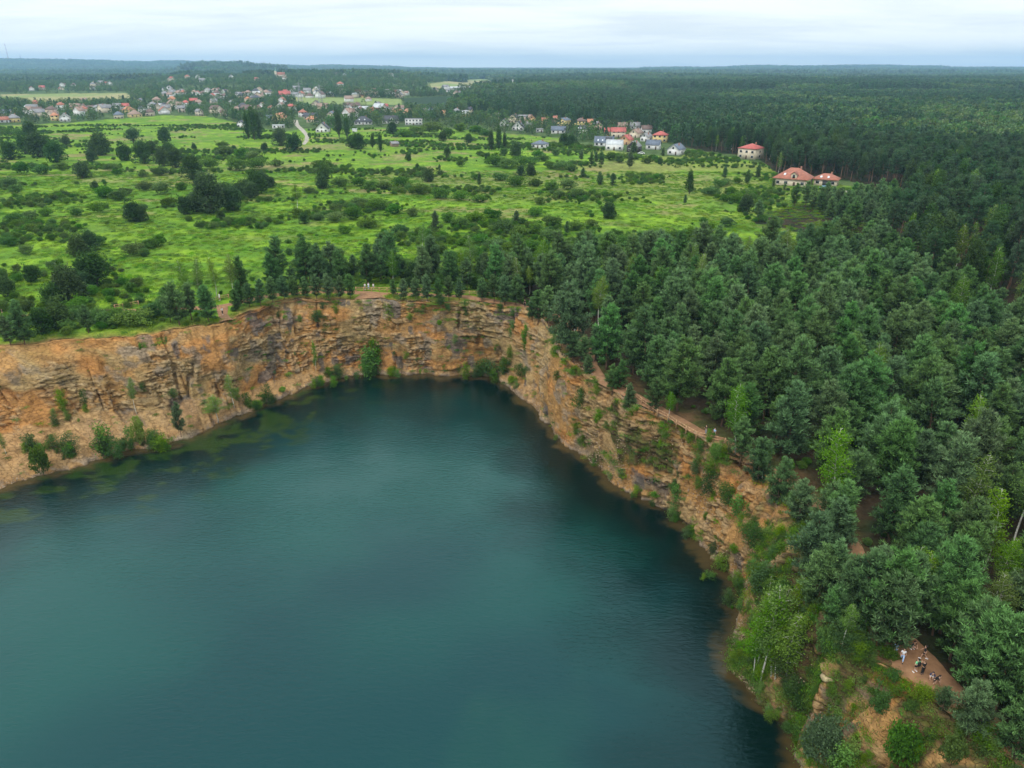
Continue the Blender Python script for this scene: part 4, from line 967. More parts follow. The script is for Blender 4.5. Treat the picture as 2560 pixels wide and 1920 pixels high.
hpx(1876,398,60,'hip','cream','red','big pale two storey house with pinkish red hipped roof beside the dark pines',-28,6.2,.85,pitch=24)
hpx(1981,466,86,'hip','cream','terracotta','large villa with terracotta tiled hip roof, dormer and skylights',-14,3.4,.75,pitch=36,extra=('dormer','skylights'),over=.8)
hpx(2064,465,58,'hip','cream','terracotta','tile roofed garage beside the large terracotta villa',-8,3.0,.7,pitch=30,extra=('garage','skylights'),cat='garage',over=.8)
hpx(608,319,22,'gend','white','dark','white gabled house half hidden left of the tall poplars',-30,3.6)
hpx(808,331,32,'gend','white','dark','pale house with stepped dark gables beside the gravel track',-10,3.2,pitch=42)
hpx(909,312,46,'hip','white','dark','wide dark hip roofed house right of the tall trees',-4,2.7,.75,pitch=36,extra=('skylights',))
hpx(977,309,42,'gable','white','dark','house with dark roof and round dormer beside the white box house',-6,2.9,.7,extra=('dormer',))
hpx(1035,313,42,'flat','white','grey','modern white box shaped house with dark window bay',-5,5.6,.5)
hpx(697,321,30,'flat','white','white','low white flat roofed pavilion in front of the yellow house',0,2.6,.5,cat='pavilion')
hpx(700,303,32,'gend','yellow','orange','yellow walled house with orange roof by the gravel track',-25,3.6)
hpx(676,302,20,'gable','grey','blue grey','grey roofed house joined left of the yellow one',0,3)
hpx(782,306,32,'hip','cream','orange','house with broad orange hip roof right of the gravel track',0,2.9,.8,pitch=32)
hpx(777,298,36,'gable','beige','dark','long dark roofed house behind the orange hip roof',0,3.4,.5)
hpx(728,276,26,'hip','white','red','white two storey house with red roof near the power pylon',-10,5,.9,pitch=26)
_HT = [(642,280,22,'red'),(679,278,14,'terracotta'),(712,241,30,'red'),(1022,292,30,'orange'),(994,288,24,'orange'),(961,273,20,'red'),(970,286,20,'dark'),(928,281,16,'tan'),(902,284,16,'brown'),(888,276,26,'brown'),(831,293,24,'blue grey'),(653,252,20,'tan'),(620,256,14,'orange'),(634,252,18,'grey'),(758,293,22,'terracotta'),(868,268,18,'brown'),(945,268,16,'grey'),(1002,278,18,'tan'),(1062,288,18,'grey'),(1078,282,20,'blue grey'),(1110,292,18,'orange'),(1142,287,22,'grey'),(1160,291,24,'white'),(1175,285,18,'dark'),
(90,266,28,'red'),(190,273,26,'tan'),(15,290,28,'blue grey'),(11,307,22,'terracotta'),(37,306,28,'grey'),(139,302,20,'orange'),(164,304,26,'grey'),(268,280,24,'grey'),(295,275,20,'grey'),(315,275,20,'red'),(322,281,26,'orange'),(298,297,24,'blue grey'),(338,293,30,'tan'),(376,290,22,'brown'),(358,281,18,'dark'),(499,290,16,'grey'),(432,257,22,'orange'),(393,258,20,'tan'),(352,259,20,'blue grey'),(485,257,20,'red'),(535,258,20,'grey'),(212,260,18,'tan'),(106,225,14,'red'),(153,225,12,'red'),(455,281,18,'grey'),(580,262,18,'grey'),(560,290,16,'brown'),(230,275,18,'brown'),(1000,235,14,'red'),(1017,238,14,'tan'),(940,222,16,'red'),(920,226,12,'tan'),(906,224,12,'orange')]
rg = random.Random(77); seen = {}
def whereabouts(px, py):
    LM = [(40, 300, 'at the left end of the village'), (130, 270, 'near the red roof left of the long field'), (230, 270, 'left of the orange and red roofs'), (320, 285, 'by the orange and red roofed pair'), (430, 262, 'in the middle of the left village'), (560, 275, 'left of the tall poplars'), (650, 270, 'left of the power pylons'), (720, 245, 'left of the pale central field'), (770, 290, 'near the power pylons'), (890, 278, 'below the pale central field'), (980, 285, 'behind the dormer house'), (1090, 286, 'below the dark forest wall'), (700, 212, 'near the church'), (560, 205, 'below the wooded hill'), (380, 225, 'beyond the long left field'), (130, 222, 'beyond the long left field on the far left'), (850, 200, 'right of the church'), (960, 220, 'at the end of the far tree row'), (1200, 228, 'by the long pale sheds'), (1330, 230, 'right of the floodlight mast'), (1910, 176, 'on the far right ridge')]
    return min(LM, key=lambda t: (t[0]-px)**2+9*(t[1]-py)**2)[2]
for (px, py, wpx, rf) in _HT:
    wl = rg.choice(['white', 'cream', 'beige', 'yellow', 'white', 'beige']) if rf != 'orange' else rg.choice(['yellow', 'cream']); st = rg.choice(['gable', 'gable', 'gend', 'hip'])
    wh = rg.choice([3, 4.2, 5.2]); two = 'two storey ' if wh > 5 else ('tall ' if wh > 4 else 'low ')
    hpx(px, py, wpx, st, wl, rf, f"{two}{wl} house with {rf} {'hipped' if st=='hip' else 'gabled'} roof {whereabouts(px,py)}", rg.uniform(-25, 25), wh, detail=py > 270, group='houses of the village')
# the far village: small houses strewn among trees
zones = [((0, 200), (262, 300), 9), ((200, 560), (262, 286), 15), ((780, 1000), (268, 296), 12), ((560, 720), (250, 290), 9), ((400, 650), (196, 250), 34), ((640, 760), (188, 236), 19), ((760, 1010), (188, 232), 36), ((0, 400), (208, 228), 15), ((1080, 1260), (224, 232), 10), ((1290, 1400), (216, 232), 10), ((1100, 1200), (236, 244), 3)]
def far_house(px, py, wm=None):
    rf = rg.choice(['red', 'tan', 'grey', 'grey', 'brown', 'dark', 'white', 'terracotta', 'tan', 'grey', 'brown']); wl = rg.choice(['white', 'white', 'cream', 'beige', 'white'])
    X, Y = G(px, py); w = wm or rg.uniform(9, 14); HP.append((X, Y, w*.5)); st = rg.choice(['gable', 'gend', 'hip'])
    house(X, Y, w, w*.8, st, wl, rf, rg.uniform(-40, 40), f"tiny {wl} house with {rf} roof {whereabouts(px, py)}", rg.choice([3.5, 5, 6]), detail=False, group='far houses of the village')
for (xa, xb), (ya, yb), n in zones:
    for _ in range(n):
        px, py = rg.uniform(xa, xb), rg.uniform(ya, yb)
        if inside(np.array([px]), np.array([py]), FIELD_C)[0] or inside(np.array([px]), np.array([py]), FIELD_L)[0] or inside(np.array([px]), np.array([py]), FIELD_R)[0]: continue
        far_house(px, py)
for _ in range(14):           # white housing on the far right ridge
    px = rg.uniform(1835, 1975); X, Y = (px*.4-512)/F*8800/1.092, 8800+rg.uniform(-300, 300)
    house(X, Y, rg.uniform(26, 46), 16, 'gable', 'white', 'grey', rg.uniform(-30, 30), 'tiny pale block of flats on the far right ridge', 15, detail=False, group='pale blocks on the far right ridge', cat='building')
def shed(px, py, wpx, dm, wall, roof, label, wallh):
    X, Y = G(px, py); dep = Y*cp+(CH-float(H(X, Y)))*sp; HP.append((X, Y, 20)); house(X, Y, wpx*.4/F*dep, dm, 'gable', wall, roof, -math.degrees(math.atan2(X, Y)), label, wallh, pitch=8, detail=False, cat='shed')
shed(1194, 228, 136, 40, 'grey', 'white', 'long pale industrial shed in front of the green hill', 7)
shed(1308, 230, 76, 30, 'brown', 'grey', 'dark long shed right of the floodlight mast', 7)
hpx(986,367,18,'gable','brown','grey','weathered garden shed in the meadow beside dark trees',15,2.2,detail=False,cat='shed',pitch=18)
hpx(887,330,12,'flat','white','white','small white trailer hut parked in the meadow',0,2.0,detail=False,cat='hut')

# church, pylons, masts
def church(px, py):
    X, Y = G(px, py); z = float(H(X, Y)); HP.append((X, Y, 22)); e = empty('church', (X, Y, z), -math.atan2(X, Y)+.15, .55); tag(e, 'church with pale tower, green spire and long red roof on the village rise', 'church')
    def pt(nm, mb, mt, par=None): return obj(nm, mb.mesh('church_'+nm, mt), par or e)
    b = MB(); b.box(-6, 34, -9, 9, -1, 14); b.box(34, 42, -6, 6, -1, 13); pt('nave', b, wall_m['cream'])
    b = MB()
    for s in (-1, 1): b.add([(-7, s*10, 13.6), (35, s*10, 13.6), (35, 0, 25), (-7, 0, 25), (-7, s*10, 14.2), (35, s*10, 14.2), (35, 0, 25.6), (-7, 0, 25.6)], [(0, 1, 2, 3), (4, 5, 6, 7), (0, 1, 5, 4), (1, 2, 6, 5), (3, 0, 4, 7)])
    rf = pt('roof', b, roof_m['terracotta']); b = MB(); b.tube([(26, 0, 24), (26, 0, 31), (26, 0, 36)], [1.5, 1.3, .05], 8); pt('ridge_turret', b, cm_('copper', (.16, .32, .27)), rf)
    b = MB(); b.box(-15, -6.01, -5, 5, -1, 31); tw = pt('tower', b, wall_m['cream'])
    b = MB(); b.tube([(-10.5, 0, 31), (-10.5, 0, 34), (-10.5, 0, 37), (-10.5, 0, 50)], [6.4, 5.2, 2.2, .1], 8); pt('spire', b, cm_('copper', (.16, .32, .27)), tw)
    for i in range(5): b = MB(); b.box(i*7-2, i*7, -9.08, -8.95, 4, 10); pt('window', b, m_glass)
    for h_ in (12, 24): b = MB(); b.box(-11.5, -9.5, -5.08, -4.95, h_, h_+3.5); pt('tower_window', b, m_glass, tw)
church(697, 206)
m_steel = plain('galvanised_steel', (.34, .36, .38), .5, .05, 1, .6)
def toplen(px, py, pytop):
    X, Y = G(px, py); z = float(H(X, Y)); v = (pytop*.4-384)/F; zt = CH - Y*(sp+v*cp)/(cp-v*sp); return X, Y, z, zt-z
def pylon(px, py, pytop, label):
    X, Y, z, h = toplen(px, py, pytop); e = empty('power_pylon', (X, Y, z), .5); tag(e, label, 'pylon', 'power pylons in the village'); b = MB(); bw = h*.10
    def c(k, t): f = bw*(1-t)**1.2+.35; return np.array([f*(1, -1, -1, 1)[k], f*(1, 1, -1, -1)[k], h*t])
    lv = [0, .14, .27, .39, .50, .60, .69, .78, .87, .95, 1]
    for k in range(4):
        b.tube([c(k, t) for t in lv], .17, 4, False)
        for i in range(len(lv)-1): b.tube([c(k, lv[i]), c((k+1) % 4, lv[i+1])], .10, 3, False); b.tube([c((k+1) % 4, lv[i]), c(k, lv[i+1])], .10, 3, False)
    obj('lattice_tower', b.mesh('pylon_tower', m_steel), e)
    for t, wd in ((.70, .20), (.82, .26), (.93, .17)):
        b = MB(); b.tube([(-h*wd, 0, h*t), (0, .5, h*t+.4), (h*wd, 0, h*t)], .14, 4); b.tube([(-h*wd, 0, h*t), (0, 0, h*t+1.6), (h*wd, 0, h*t)], .10, 4); obj('crossarm', b.mesh('pylon_crossarm', m_steel), e)
pylon(753, 273, 206, 'left lattice power pylon standing in the village by the pale field')
pylon(803, 271, 212, 'right lattice power pylon standing in the village by the pale field')
X, Y, z, h = toplen(1282, 234, 199); HP.append((X, Y, 8)); b = MB(); b.tube([(0, 0, -1), (0, 0, h)], [1.1, .6], 8); e = empty('floodlight_mast', (X, Y, z)); tag(e, 'tall slim pale mast beyond the dark forest wall', 'mast'); obj('pole', b.mesh('mast_pole', wall_m['white']), e); b = MB(); b.box(-2.5, 2.5, -.4, .4, h-2, h); obj('lamp_bank', b.mesh('mast_lamps', m_steel), e)
for px, pt_, lab, w0 in ((22, 109, 'tallest red and white banded mast on the far left ridge', 4.5), (53, 137, 'dark slim mast on the far left ridge', 5)):
    Y = 9300; X = (px*.4-512)/F*Y/1.092; z = float(H(X, Y)); zt = CH - Y*math.tan(depression(pt_)); e = empty('radio_mast', (X, Y, z)); tag(e, lab, 'mast', 'masts on the far left ridge'); n = 8
    for i in range(n):
        b = MB(); a0, a1 = (zt-z)*i/n, (zt-z)*(i+1)/n; b.tube([(0, 0, a0), (0, 0, a1)], [w0*(1-.6*i/n), w0*(1-.6*(i+1)/n)], 6); obj('band', b.mesh('mast_band', cm_('mast_red', (.35, .10, .09)) if (i % 2 and px < 40) else (wall_m['white'] if px < 40 else cm_('mast_dark', (.10, .11, .13)))), e)

# cars
def car(px, py, rz, col, label):
    X, Y = G(px, py); z = float(H(X, Y))+.12; e = empty('parked_car', (X, Y, z), math.radians(rz)); tag(e, label, 'car')
    b = MB(); prof = [(-2.1, .35), (-2.15, .8), (-1.3, .92), (-.75, 1.42), (.9, 1.45), (1.55, .98), (2.1, .9), (2.15, .4)]
    V = [(x_, -.85 + (.12 if z_ > 1.2 else 0), z_) for x_, z_ in prof] + [(x_, .85 - (.12 if z_ > 1.2 else 0), z_) for x_, z_ in prof]; n = len(prof)
    b.add(V, [(i, i+1, n+i+1, n+i) for i in range(n-1)] + [(n-1, 0, n, 2*n-1)]); b.add(V[:n] + V[n:], [], [(0, i, i+1) for i in range(1, n-1)] + [(n, n+i+1, n+i) for i in range(1, n-1)])
    obj('body', b.mesh('car_body', cm_(col[0], col[1], .35)), e)
    for s in (-1, 1): b = MB(); b.add([(-.95, s*.845, .97), (1.2, s*.845, .97), (.85, s*.77, 1.36), (-.6, s*.77, 1.36)], [(0, 1, 2, 3)]); obj('side_window', b.mesh('car_window', m_glass), e)
    for x_ in (-1.35, 1.35):
        for s in (-.87, .87): b = MB(); b.tube([(x_, s-.1, .32), (x_, s+.1, .32)], .33, 10); obj('wheel', b.mesh('car_wheel', cm_('tyre', (.02, .02, .02))), e)
    for s in (-.6, .6): b = MB(); b.box(-2.2, -2.1, s-.16, s+.16, .6, .76); obj('headlight', b.mesh('car_light', m_frame), e)
car(2060, 473, 10, ('paint_blue', (.12, .30, .55)), 'light blue car parked in front of the tile roofed garage')
car(1603, 386, 5, ('paint_white', (.75, .76, .78)), 'white car parked beside the black timber house')
car(1302, 365, 0, ('paint_dark', (.03, .035, .04)), 'dark car parked in the meadow left of the grey roofed bungalow')

# ------------------------------------------------------------------ placing the plants
def plant(kind, src, x, y, z, s, rz, label, cat, group=None, sz=None, lean=0):
    crown, tr = src
    sc_ = (s, s, s*sz) if sz else (s, s, s)
    if tr is None:
        o = obj(kind, crown, None, (x, y, z), rz, sc_); return tag(o, label, cat, group)
    e = empty(kind, (x, y, z), rz, sc_); tag(e, label, cat, group)
    obj('trunk', tr, e); obj('crown', crown, e)
    return e
def on_slope(x, y, px, py):
    return None
LMK = [(2290, 1680, 'the walkers on the wide sandy path'), (2130, 1400, 'the shaded short fence'), (1960, 1380, 'the bare rocks of the near right cliff'), (1700, 1060, 'the long wooden fence'), (1560, 960, 'the upper end of the long fence'), (1437, 820, 'the path bend'), (1325, 765, 'the path corner'), (1200, 740, 'the middle of the far cliff'), (1060, 735, 'the right end of the far fence'), (922, 726, 'the three people at the far fence'), (700, 735, 'the far fence under the pines'), (557, 770, 'the cliff spur'), (315, 772, 'the left rail fence'), (62, 850, 'the left end of the cliff top'),
       (2500, 1250, 'the middle of the right photo edge'), (2450, 950, 'the mature forest edge'), (1900, 800, 'the heart of the plantation'), (1700, 680, 'the plantation top near the meadow'), (2090, 640, 'the green meadow tongue'), (2064, 480, 'the tile roofed garage'), (1981, 480, 'the large terracotta villa'), (1876, 400, 'the pale red hipped house'), (2300, 560, 'the dark tall forest'), (2300, 700, 'the dark tall forest front')]
LMX = [(t, *G(t[0], t[1])) for t in LMK]
ORD = ['first', 'second', 'third', 'fourth', 'fifth', 'sixth', 'seventh', 'eighth', 'ninth', 'tenth', 'eleventh', 'twelfth']
def where(x, y):
    t, lx, ly = min(LMX, key=lambda q_: (q_[1]-x)**2+(q_[2]-y)**2); dx, dy = x-lx, y-ly
    if math.hypot(dx, dy) < 5: return 'beside ' + t[2]
    if abs(dx) > abs(dy)*1.1: return ('right of ' if dx > 0 else 'left of ') + t[2]
    return ('behind ' if dy > 0 else 'in front of ') + t[2]
def rowname(x, y):
    a, r = polar(x, y); k_ = int((float(r) - float(rr_(a))) / 6)
    return ORD[k_] + ' row' if 0 <= k_ < 12 else 'deep in the wood'
def jitter_grid(x0, x1, y0, y1, st, rg_, j=.36):
    gx, gy = np.meshgrid(np.arange(x0, x1, st), np.arange(y0, y1, st)); gx = gx.ravel().astype(float); gy = gy.ravel().astype(float)
    return gx + rg_.uniform(-j, j, gx.size)*st, gy + rg_.uniform(-j, j, gy.size)*st
def dist_path(x, y, L):
    d = np.full(np.shape(x), 1e9)
    for p in L[::6]: d = np.minimum(d, np.hypot(x-p[0], y-p[1]))
    return d
HPa = np.array([(a, b, c) for a, b, c in HP])
def clear_of_houses(x, y, front=12.0, pad=4.0):
    """keeps trees off the houses and off the ground just before their fronts"""
    ok = np.ones(x.shape, bool)
    for hx, hy, hr_ in HPa:
        dd = math.hypot(hx, hy); ux, uy = hx/dd, hy/dd; t = (x-hx)*ux + (y-hy)*uy; l = np.abs(-(x-hx)*uy + (y-hy)*ux)
        fr = front*(1 + dd/900)
        ok &= ~((t < hr_+pad) & (t > -hr_-fr) & (l < hr_+pad*.6))
    return ok

# --- plantation above the right cliff
rp = np.random.RandomState(3)
x, y = jitter_grid(-25, 420, 18, 330, 5.5, rp)
px, py, dz = P(x, y, H(x, y)); a_, r_ = polar(x, y)
ok = inside(px, py, PLANT) & ((r_ > rr_(a_)+.8) | ((a_ > 79) & (a_ < 104) & (r_ > rw_(a_)*.35+rr_(a_)*.65) & (rp.uniform(size=x.size) < .6)))
dp = dist_path(x, y, PL); clr = np.full(x.shape, 1.9)
ok &= dp > clr
PE = np.array(PEOPLE)
for ex, ey in PE:
    ux, uy = ex/math.hypot(ex, ey), ey/math.hypot(ex, ey); t = (x-ex)*ux+(y-ey)*uy; l = np.abs(-(x-ex)*uy+(y-ey)*ux)
    ok &= ~((t < 2.0) & (t > -9) & (l < 2.6)) & ~(np.hypot(x-ex, y-ey) < 3.0)
for q_ in ((1600, 1010), (1640, 1040), (1684, 1064), (1728, 1092), (1770, 1104), (2128, 1405), (2140, 1440), (1450, 850), (1425, 815)):
    ex, ey = G(*q_); l = np.abs(-(x-ex)*ey/math.hypot(ex, ey)+(y-ey)*ex/math.hypot(ex, ey)); t = ((x-ex)*ex+(y-ey)*ey)/math.hypot(ex, ey)
    ok &= ~((t < 2.0) & (t > -8) & (l < 2.0))
x, y, dz, px, py = x[ok], y[ok], dz[ok], px[ok], py[ok]
thin = (rp.uniform(size=x.size) > .06); x, y, dz, px, py = x[thin], y[thin], dz[thin], px[thin], py[thin]
PT = []
for i in range(len(x)):
    isb = rp.uniform() < (.07 if y[i] > 110 else .17)
    PT.append(dict(k='birch' if isb else 'pine', x=x[i], y=y[i], v=rp.randint(4 if isb else 8), s=(rp.uniform(.95, 1.25) if isb else rp.uniform(.66, 1.14)*(1+.3*(fbm(np.array([x[i]/30]), np.array([y[i]/30]), seed=8)[0]-.5))), r=rp.uniform(0, 6.28), px=px[i], py=py[i], dz=dz[i], zone='plant'))
# --- young pines before the terracotta villa, and the mature wood behind
x, y = jitter_grid(120, 520, 190, 520, 6.0, rp); px, py, dz = P(x, y, H(x, y))
fp = inside(px, py, FRONTPINES) & clear_of_houses(x, y, 16)
for i in np.where(fp)[0]: PT.append(dict(k='pine', x=x[i], y=y[i], v=rp.randint(7), s=rp.uniform(.62, .9), r=rp.uniform(0, 6.28), px=px[i], py=py[i], dz=dz[i], zone='front'))
x, y = jitter_grid(60, 620, 120, 620, 7.0, rp); px, py, dz = P(x, y, H(x, y))
ok = inside(px, py, FOREST) & ~inside(px, py, PLANT) & ~inside(px, py, FRONTPINES) & clear_of_houses(x, y, 14) & (np.hypot(x, y) < 560)
for i in np.where(ok)[0]:
    un = rp.uniform(); kk = 'birch' if un < .10 else ('leaf' if un < .24 + .3*(fbm(np.array([x[i]/45]), np.array([y[i]/45]), seed=12)[0] > .55) else 'old')
    PT.append(dict(k=kk, x=x[i], y=y[i], v=rp.randint(3), s=rp.uniform(.78, 1.12) if kk == 'old' else rp.uniform(.95, 1.3), r=rp.uniform(0, 6.28), px=px[i], py=py[i], dz=dz[i], zone='forest'))
# --- the belt of trees along the far cliff, behind the path
x, y = jitter_grid(-62, 25, 168, 232, 4.5, rp); px, py, dz = P(x, y, H(x, y)); dp = dist_path(x, y, PL); a_, r_ = polar(x, y)
back = np.interp(px, [540, 640, 800, 1000, 1150, 1330], [712, 690, 682, 680, 690, 700])
ok = (px > 585) & (px < 1330) & (py > back) & (dp > 2.4) & (r_ > rr_(a_)+2)
path_y = np.interp(px, [t[0] for t in PATH], [t[1] for t in PATH]); ok &= (py < path_y - 2) | ((rp.uniform(size=x.size) < .30) & ~((px > 885) & (px < 985)) & (py < path_y+20))
for ex, ey in PE: ok &= ~((np.abs(x-ex) < 3.2) & (y < ey+3.2) & (y > ey-14))
for i in np.where(ok)[0]:
    un = rp.uniform(); fr_ = py[i] > path_y[i]-6
    kk = 'pine' if un < .68 or fr_ else ('birch' if un < .82 else 'bushy')
    PT.append(dict(k=kk, x=x[i], y=y[i], v=rp.randint(4), s=rp.uniform(.4, .62) if fr_ else rp.uniform(.45, 1.05), r=rp.uniform(0, 6.28), px=px[i], py=py[i], dz=dz[i], zone='belt'))
# --- single trees read off the photograph (foot of each tree, height in photo pixels)
ONE = [(62,862,118,'pine'),(28,866,80,'pine'),(222,832,75,'pine'),(450,812,118,'pine'),(428,806,95,'pine'),(480,800,100,'pine'),(522,806,100,'pine'),(470,770,130,'birch'),(505,752,115,'birch'),(540,742,108,'birch'),(585,742,118,'birch'),(602,765,70,'pine'),(625,768,66,'pine'),(652,764,72,'pine'),(682,756,70,'pine'),(712,752,66,'pine'),(592,778,60,'pine'),(606,735,100,'pine'),(1403,868,66,'pine'),(1432,902,82,'pine'),(1458,912,78,'pine'),(1487,905,95,'pine'),(1470,950,58,'pine'),(1530,1000,80,'pine'),(1572,1035,75,'pine'),(1633,1050,92,'pine'),(1670,1066,78,'birch'),(1548,975,80,'pine'),(1345,808,90,'pine'),(1372,815,105,'pine'),(1330,800,60,'pine'),
       (1060,640,90,'birch'),(1089,578,54,'pine'),(1420,392,18,'pine'),(1453,404,32,'pine'),(1478,414,36,'pine'),(1503,417,40,'pine'),(1490,411,34,'pine'),(1575,421,44,'pine'),(1583,388,36,'pine'),(1657,392,26,'pine'),(1099,429,20,'pine'),(1457,447,30,'pine'),(1500,466,40,'pine'),(1532,468,38,'pine'),(1712,512,28,'pine'),(1811,447,32,'pine'),(1867,462,40,'pine'),(1894,446,38,'pine'),(1894,553,56,'pine'),(1997,608,40,'pine'),(1808,650,62,'pine'),(1933,470,26,'pine'),(1960,478,22,'pine'),(1228,376,46,'tall'),(1247,376,50,'tall'),(1262,374,34,'tall'),(1723,486,56,'tall'),(1198,463,28,'tall'),(1070,372,0,'skip'),(622,347,60,'tall'),(648,347,58,'tall'),(636,350,66,'tall'),(932,371,34,'tall'),(952,380,40,'tall'),(848,344,54,'tall'),(868,345,48,'tall'),(745,528,74,'birch'),(1520,546,42,'dark'),(1417,588,38,'pine'),(1291,567,44,'pine'),
       (738,748,62,'pine'),(765,745,58,'pine'),(792,748,66,'pine'),(822,750,70,'pine'),(850,749,64,'pine'),(876,746,66,'pine'),(985,744,50,'pine'),(1010,748,56,'pine'),(1040,750,62,'pine'),(1068,751,70,'pine'),(1096,752,60,'pine'),(1122,751,66,'pine'),(1148,750,58,'pine'),(1205,753,64,'pine'),(1236,757,76,'pine'),(1262,762,80,'pine'),(1290,764,84,'pine'),(1988,1572,130,'birch'),(1905,1702,228,'birch'),(1916,1706,210,'birch'),(1877,1698,150,'birch'),(1955,1764,205,'birch'),(1893,1660,175,'birch'),(1930,1716,150,'birch'),(1912,1560,120,'birch'),(1940,1630,165,'birch'),(2022,1560,80,'pine'),(2035,1545,170,'pine'),(2080,1500,150,'pine'),(2115,1560,170,'pine'),(2195,1612,230,'pine'),(2165,1560,190,'pine'),(2290,1560,180,'birch'),(2255,1530,170,'birch'),(2375,1650,190,'pine'),(2330,1590,170,'pine'),(2462,1600,170,'birch'),(2208,1630,205,'pine'),(2140,1590,200,'pine'),(2440,1755,215,'pine'),(2420,1850,130,'pine'),(2530,1905,160,'pine'),(2350,1788,60,'pine'),(2250,1590,200,'pine'),(2105,1630,110,'birch'),(2085,1590,130,'pine'),(2480,1790,220,'pine'),(2430,1690,180,'pine'),(2540,1760,230,'pine'),(2080,1400,160,'pine'),(2060,1340,140,'pine'),(1990,1330,130,'pine'),(1940,1270,130,'pine'),(1890,1220,130,'pine'),(1850,1160,120,'pine'),(1905,1195,90,'birch'),(2490,1500,160,'birch')]
NW = {'pine': 'blue green pine', 'birch': 'slender birch', 'tall': 'tall narrow poplar', 'dark': 'round dark tree'}
def meadow_where(px, py):
    if py > 640 and px > 560: return where(*G(px, py))
    LM = [(1350, 371, 'the grey roofed bungalow'), (1536, 376, 'the white metal roofed house'), (1690, 388, 'the rightmost white gable'), (1876, 400, 'the pale red hipped house'), (1981, 469, 'the terracotta villa'), (1240, 372, 'the poplar clump in mid meadow'), (940, 372, 'the pair of tall trees by the shed'), (635, 347, 'the poplar clump by the village'), (740, 350, 'the gravel track'), (519, 540, 'the biggest round tree'), (660, 480, 'the diagonal row of dark trees'), (100, 400, 'the dark thicket at the left'), (400, 410, 'the dark trees of the left meadow'), (228, 640, 'the twin dark shrubs'), (229, 723, 'the dark domes above the left cliff'), (1500, 460, 'the dark pair in the right meadow'), (1842, 506, 'the bushy island in the dry grass'), (1520, 543, 'the dark tree behind the plantation'), (1291, 564, 'the lone pine in the shrub belt'), (1089, 572, 'the lone spruce'), (780, 540, 'the slim birch of the meadow'), (250, 450, 'the left meadow slope'), (60, 600, 'the left photo edge'), (1720, 483, 'the lone poplar'), (62, 850, 'the left end of the cliff top'), (315, 772, 'the left rail fence'), (450, 812, 'the big dark pines at the brink'), (557, 770, 'the cliff spur'), (450, 690, 'the young birches by the spur'), (60, 700, 'the dark left edge tree'), (360, 620, 'the low twin thickets'), (300, 690, 'the open grass above the left fence'), (1150, 500, 'the centre of the meadow'), (1000, 450, 'the bare brown patch')]
    t = min(LM, key=lambda q_: (q_[0]-px)**2+4*(q_[1]-py)**2); dx, dy = px-t[0], py-t[1]
    if abs(dx)+2*abs(dy) < 26: return 'at ' + t[2]
    if abs(dx) > 2.0*abs(dy): return ('right of ' if dx > 0 else 'left of ') + t[2]
    return ('below ' if dy > 0 else 'above ') + t[2]
for i, (px_, py_, hp_, kk) in enumerate(ONE):
    if kk == 'skip': continue
    X, Y, Z = hit(px_, py_)
    dep_ = Y*cp + (CH-Z)*sp; hm = hp_*.4/F*dep_/math.cos(math.atan2(CH-Z, Y))*.92
    src = {'pine': PINES[i % 8], 'birch': BIRCHES[i % 4], 'tall': TALLTREES[i % 3], 'dark': DARKTREES[i % 4]}[kk]; h0 = {'pine': 11.8+(i % 4)*.6, 'birch': 11.5+i % 4*.5, 'tall': 10.8, 'dark': 5.6}[kk]
    s = hm/h0; wd = {'pine': 1.0, 'birch': 1.1, 'tall': .95}.get(kk, 1)
    sz_ = 'small' if hm < 6 else ('medium' if hm < 10 else 'tall'); nm = {'pine': 'pine_tree', 'birch': 'birch_tree', 'tall': 'poplar_tree', 'dark': 'round_tree'}[kk]
    plant(nm, src, X, Y, Z-.15, s*wd, i*1.7, f"{sz_ if kk != 'tall' else ''} {NW[kk]} {meadow_where(px_, py_)}".strip(), 'tree', 'single trees and trees on the cliff edge', sz=1/wd)
# --- choose the largest in view as single trees, the rest of each kind as one mass
for d in PT: d['vis'] = (-60 < d['px'] < 2640) and (d['py'] - 60*100/d['dz'] < 1940) and d['py'] > -50; d['size'] = d['s']/d['dz']*(1 if d['vis'] else .01); d['z'] = float(surf(d['x'], d['y']))-.1
Npine = sum(1 for o in ONE if o[3] == 'pine')
pines_ = sorted([d for d in PT if d['k'] in ('pine', 'old')], key=lambda d: -d['size']); birches_ = sorted([d for d in PT if d['k'] in ('birch',)], key=lambda d: -d['size'])
keep = 296 - Npine
for d in pines_[:keep]:
    src = PINES[d['v']] if d['k'] == 'pine' else OLDPINES[d['v']]
    sw = 'slim' if d['v'] % 4 == 0 else ('broad' if d['v'] % 4 == 3 else ('bushy' if d['v'] % 4 == 2 else 'rounded')); tl = 'low' if d['s'] < .82 else ('tall' if d['s'] > 1.0 else 'middling')
    rn = rowname(d['x'], d['y']); plant('pine_tree', src, d['x'], d['y'], d['z'], d['s'], d['r'], f"{tl} {sw} pine, {rn}, {where(d['x'], d['y'])}", 'tree', 'pines crowding the top of the cliffs' if d['zone'] != 'belt' else 'trees of the belt along the far cliff')
nb = 0
for d in birches_:
    if d['vis'] and nb < 90:
        nb += 1; src = BIRCHES[d['v'] % 4]; tl = 'short' if d['s'] < .85 else 'tall'
        plant('birch_tree', src, d['x'], d['y'], d['z'], d['s'], d['r'], f"{tl} yellow green birch, {rowname(d['x'], d['y'])}, {where(d['x'], d['y'])}", 'tree', 'birches standing among the pines'); d['done'] = 1
for d in [d for d in PT if d['k'] == 'bushy']:
    plant('round_tree', DARKTREES[d['v'] % 4], d['x'], d['y'], d['z'], d['s']*.75, d['r'], f"dark leafy tree {where(d['x'], d['y'])}", 'tree', 'trees of the belt along the far cliff'); d['done'] = 1
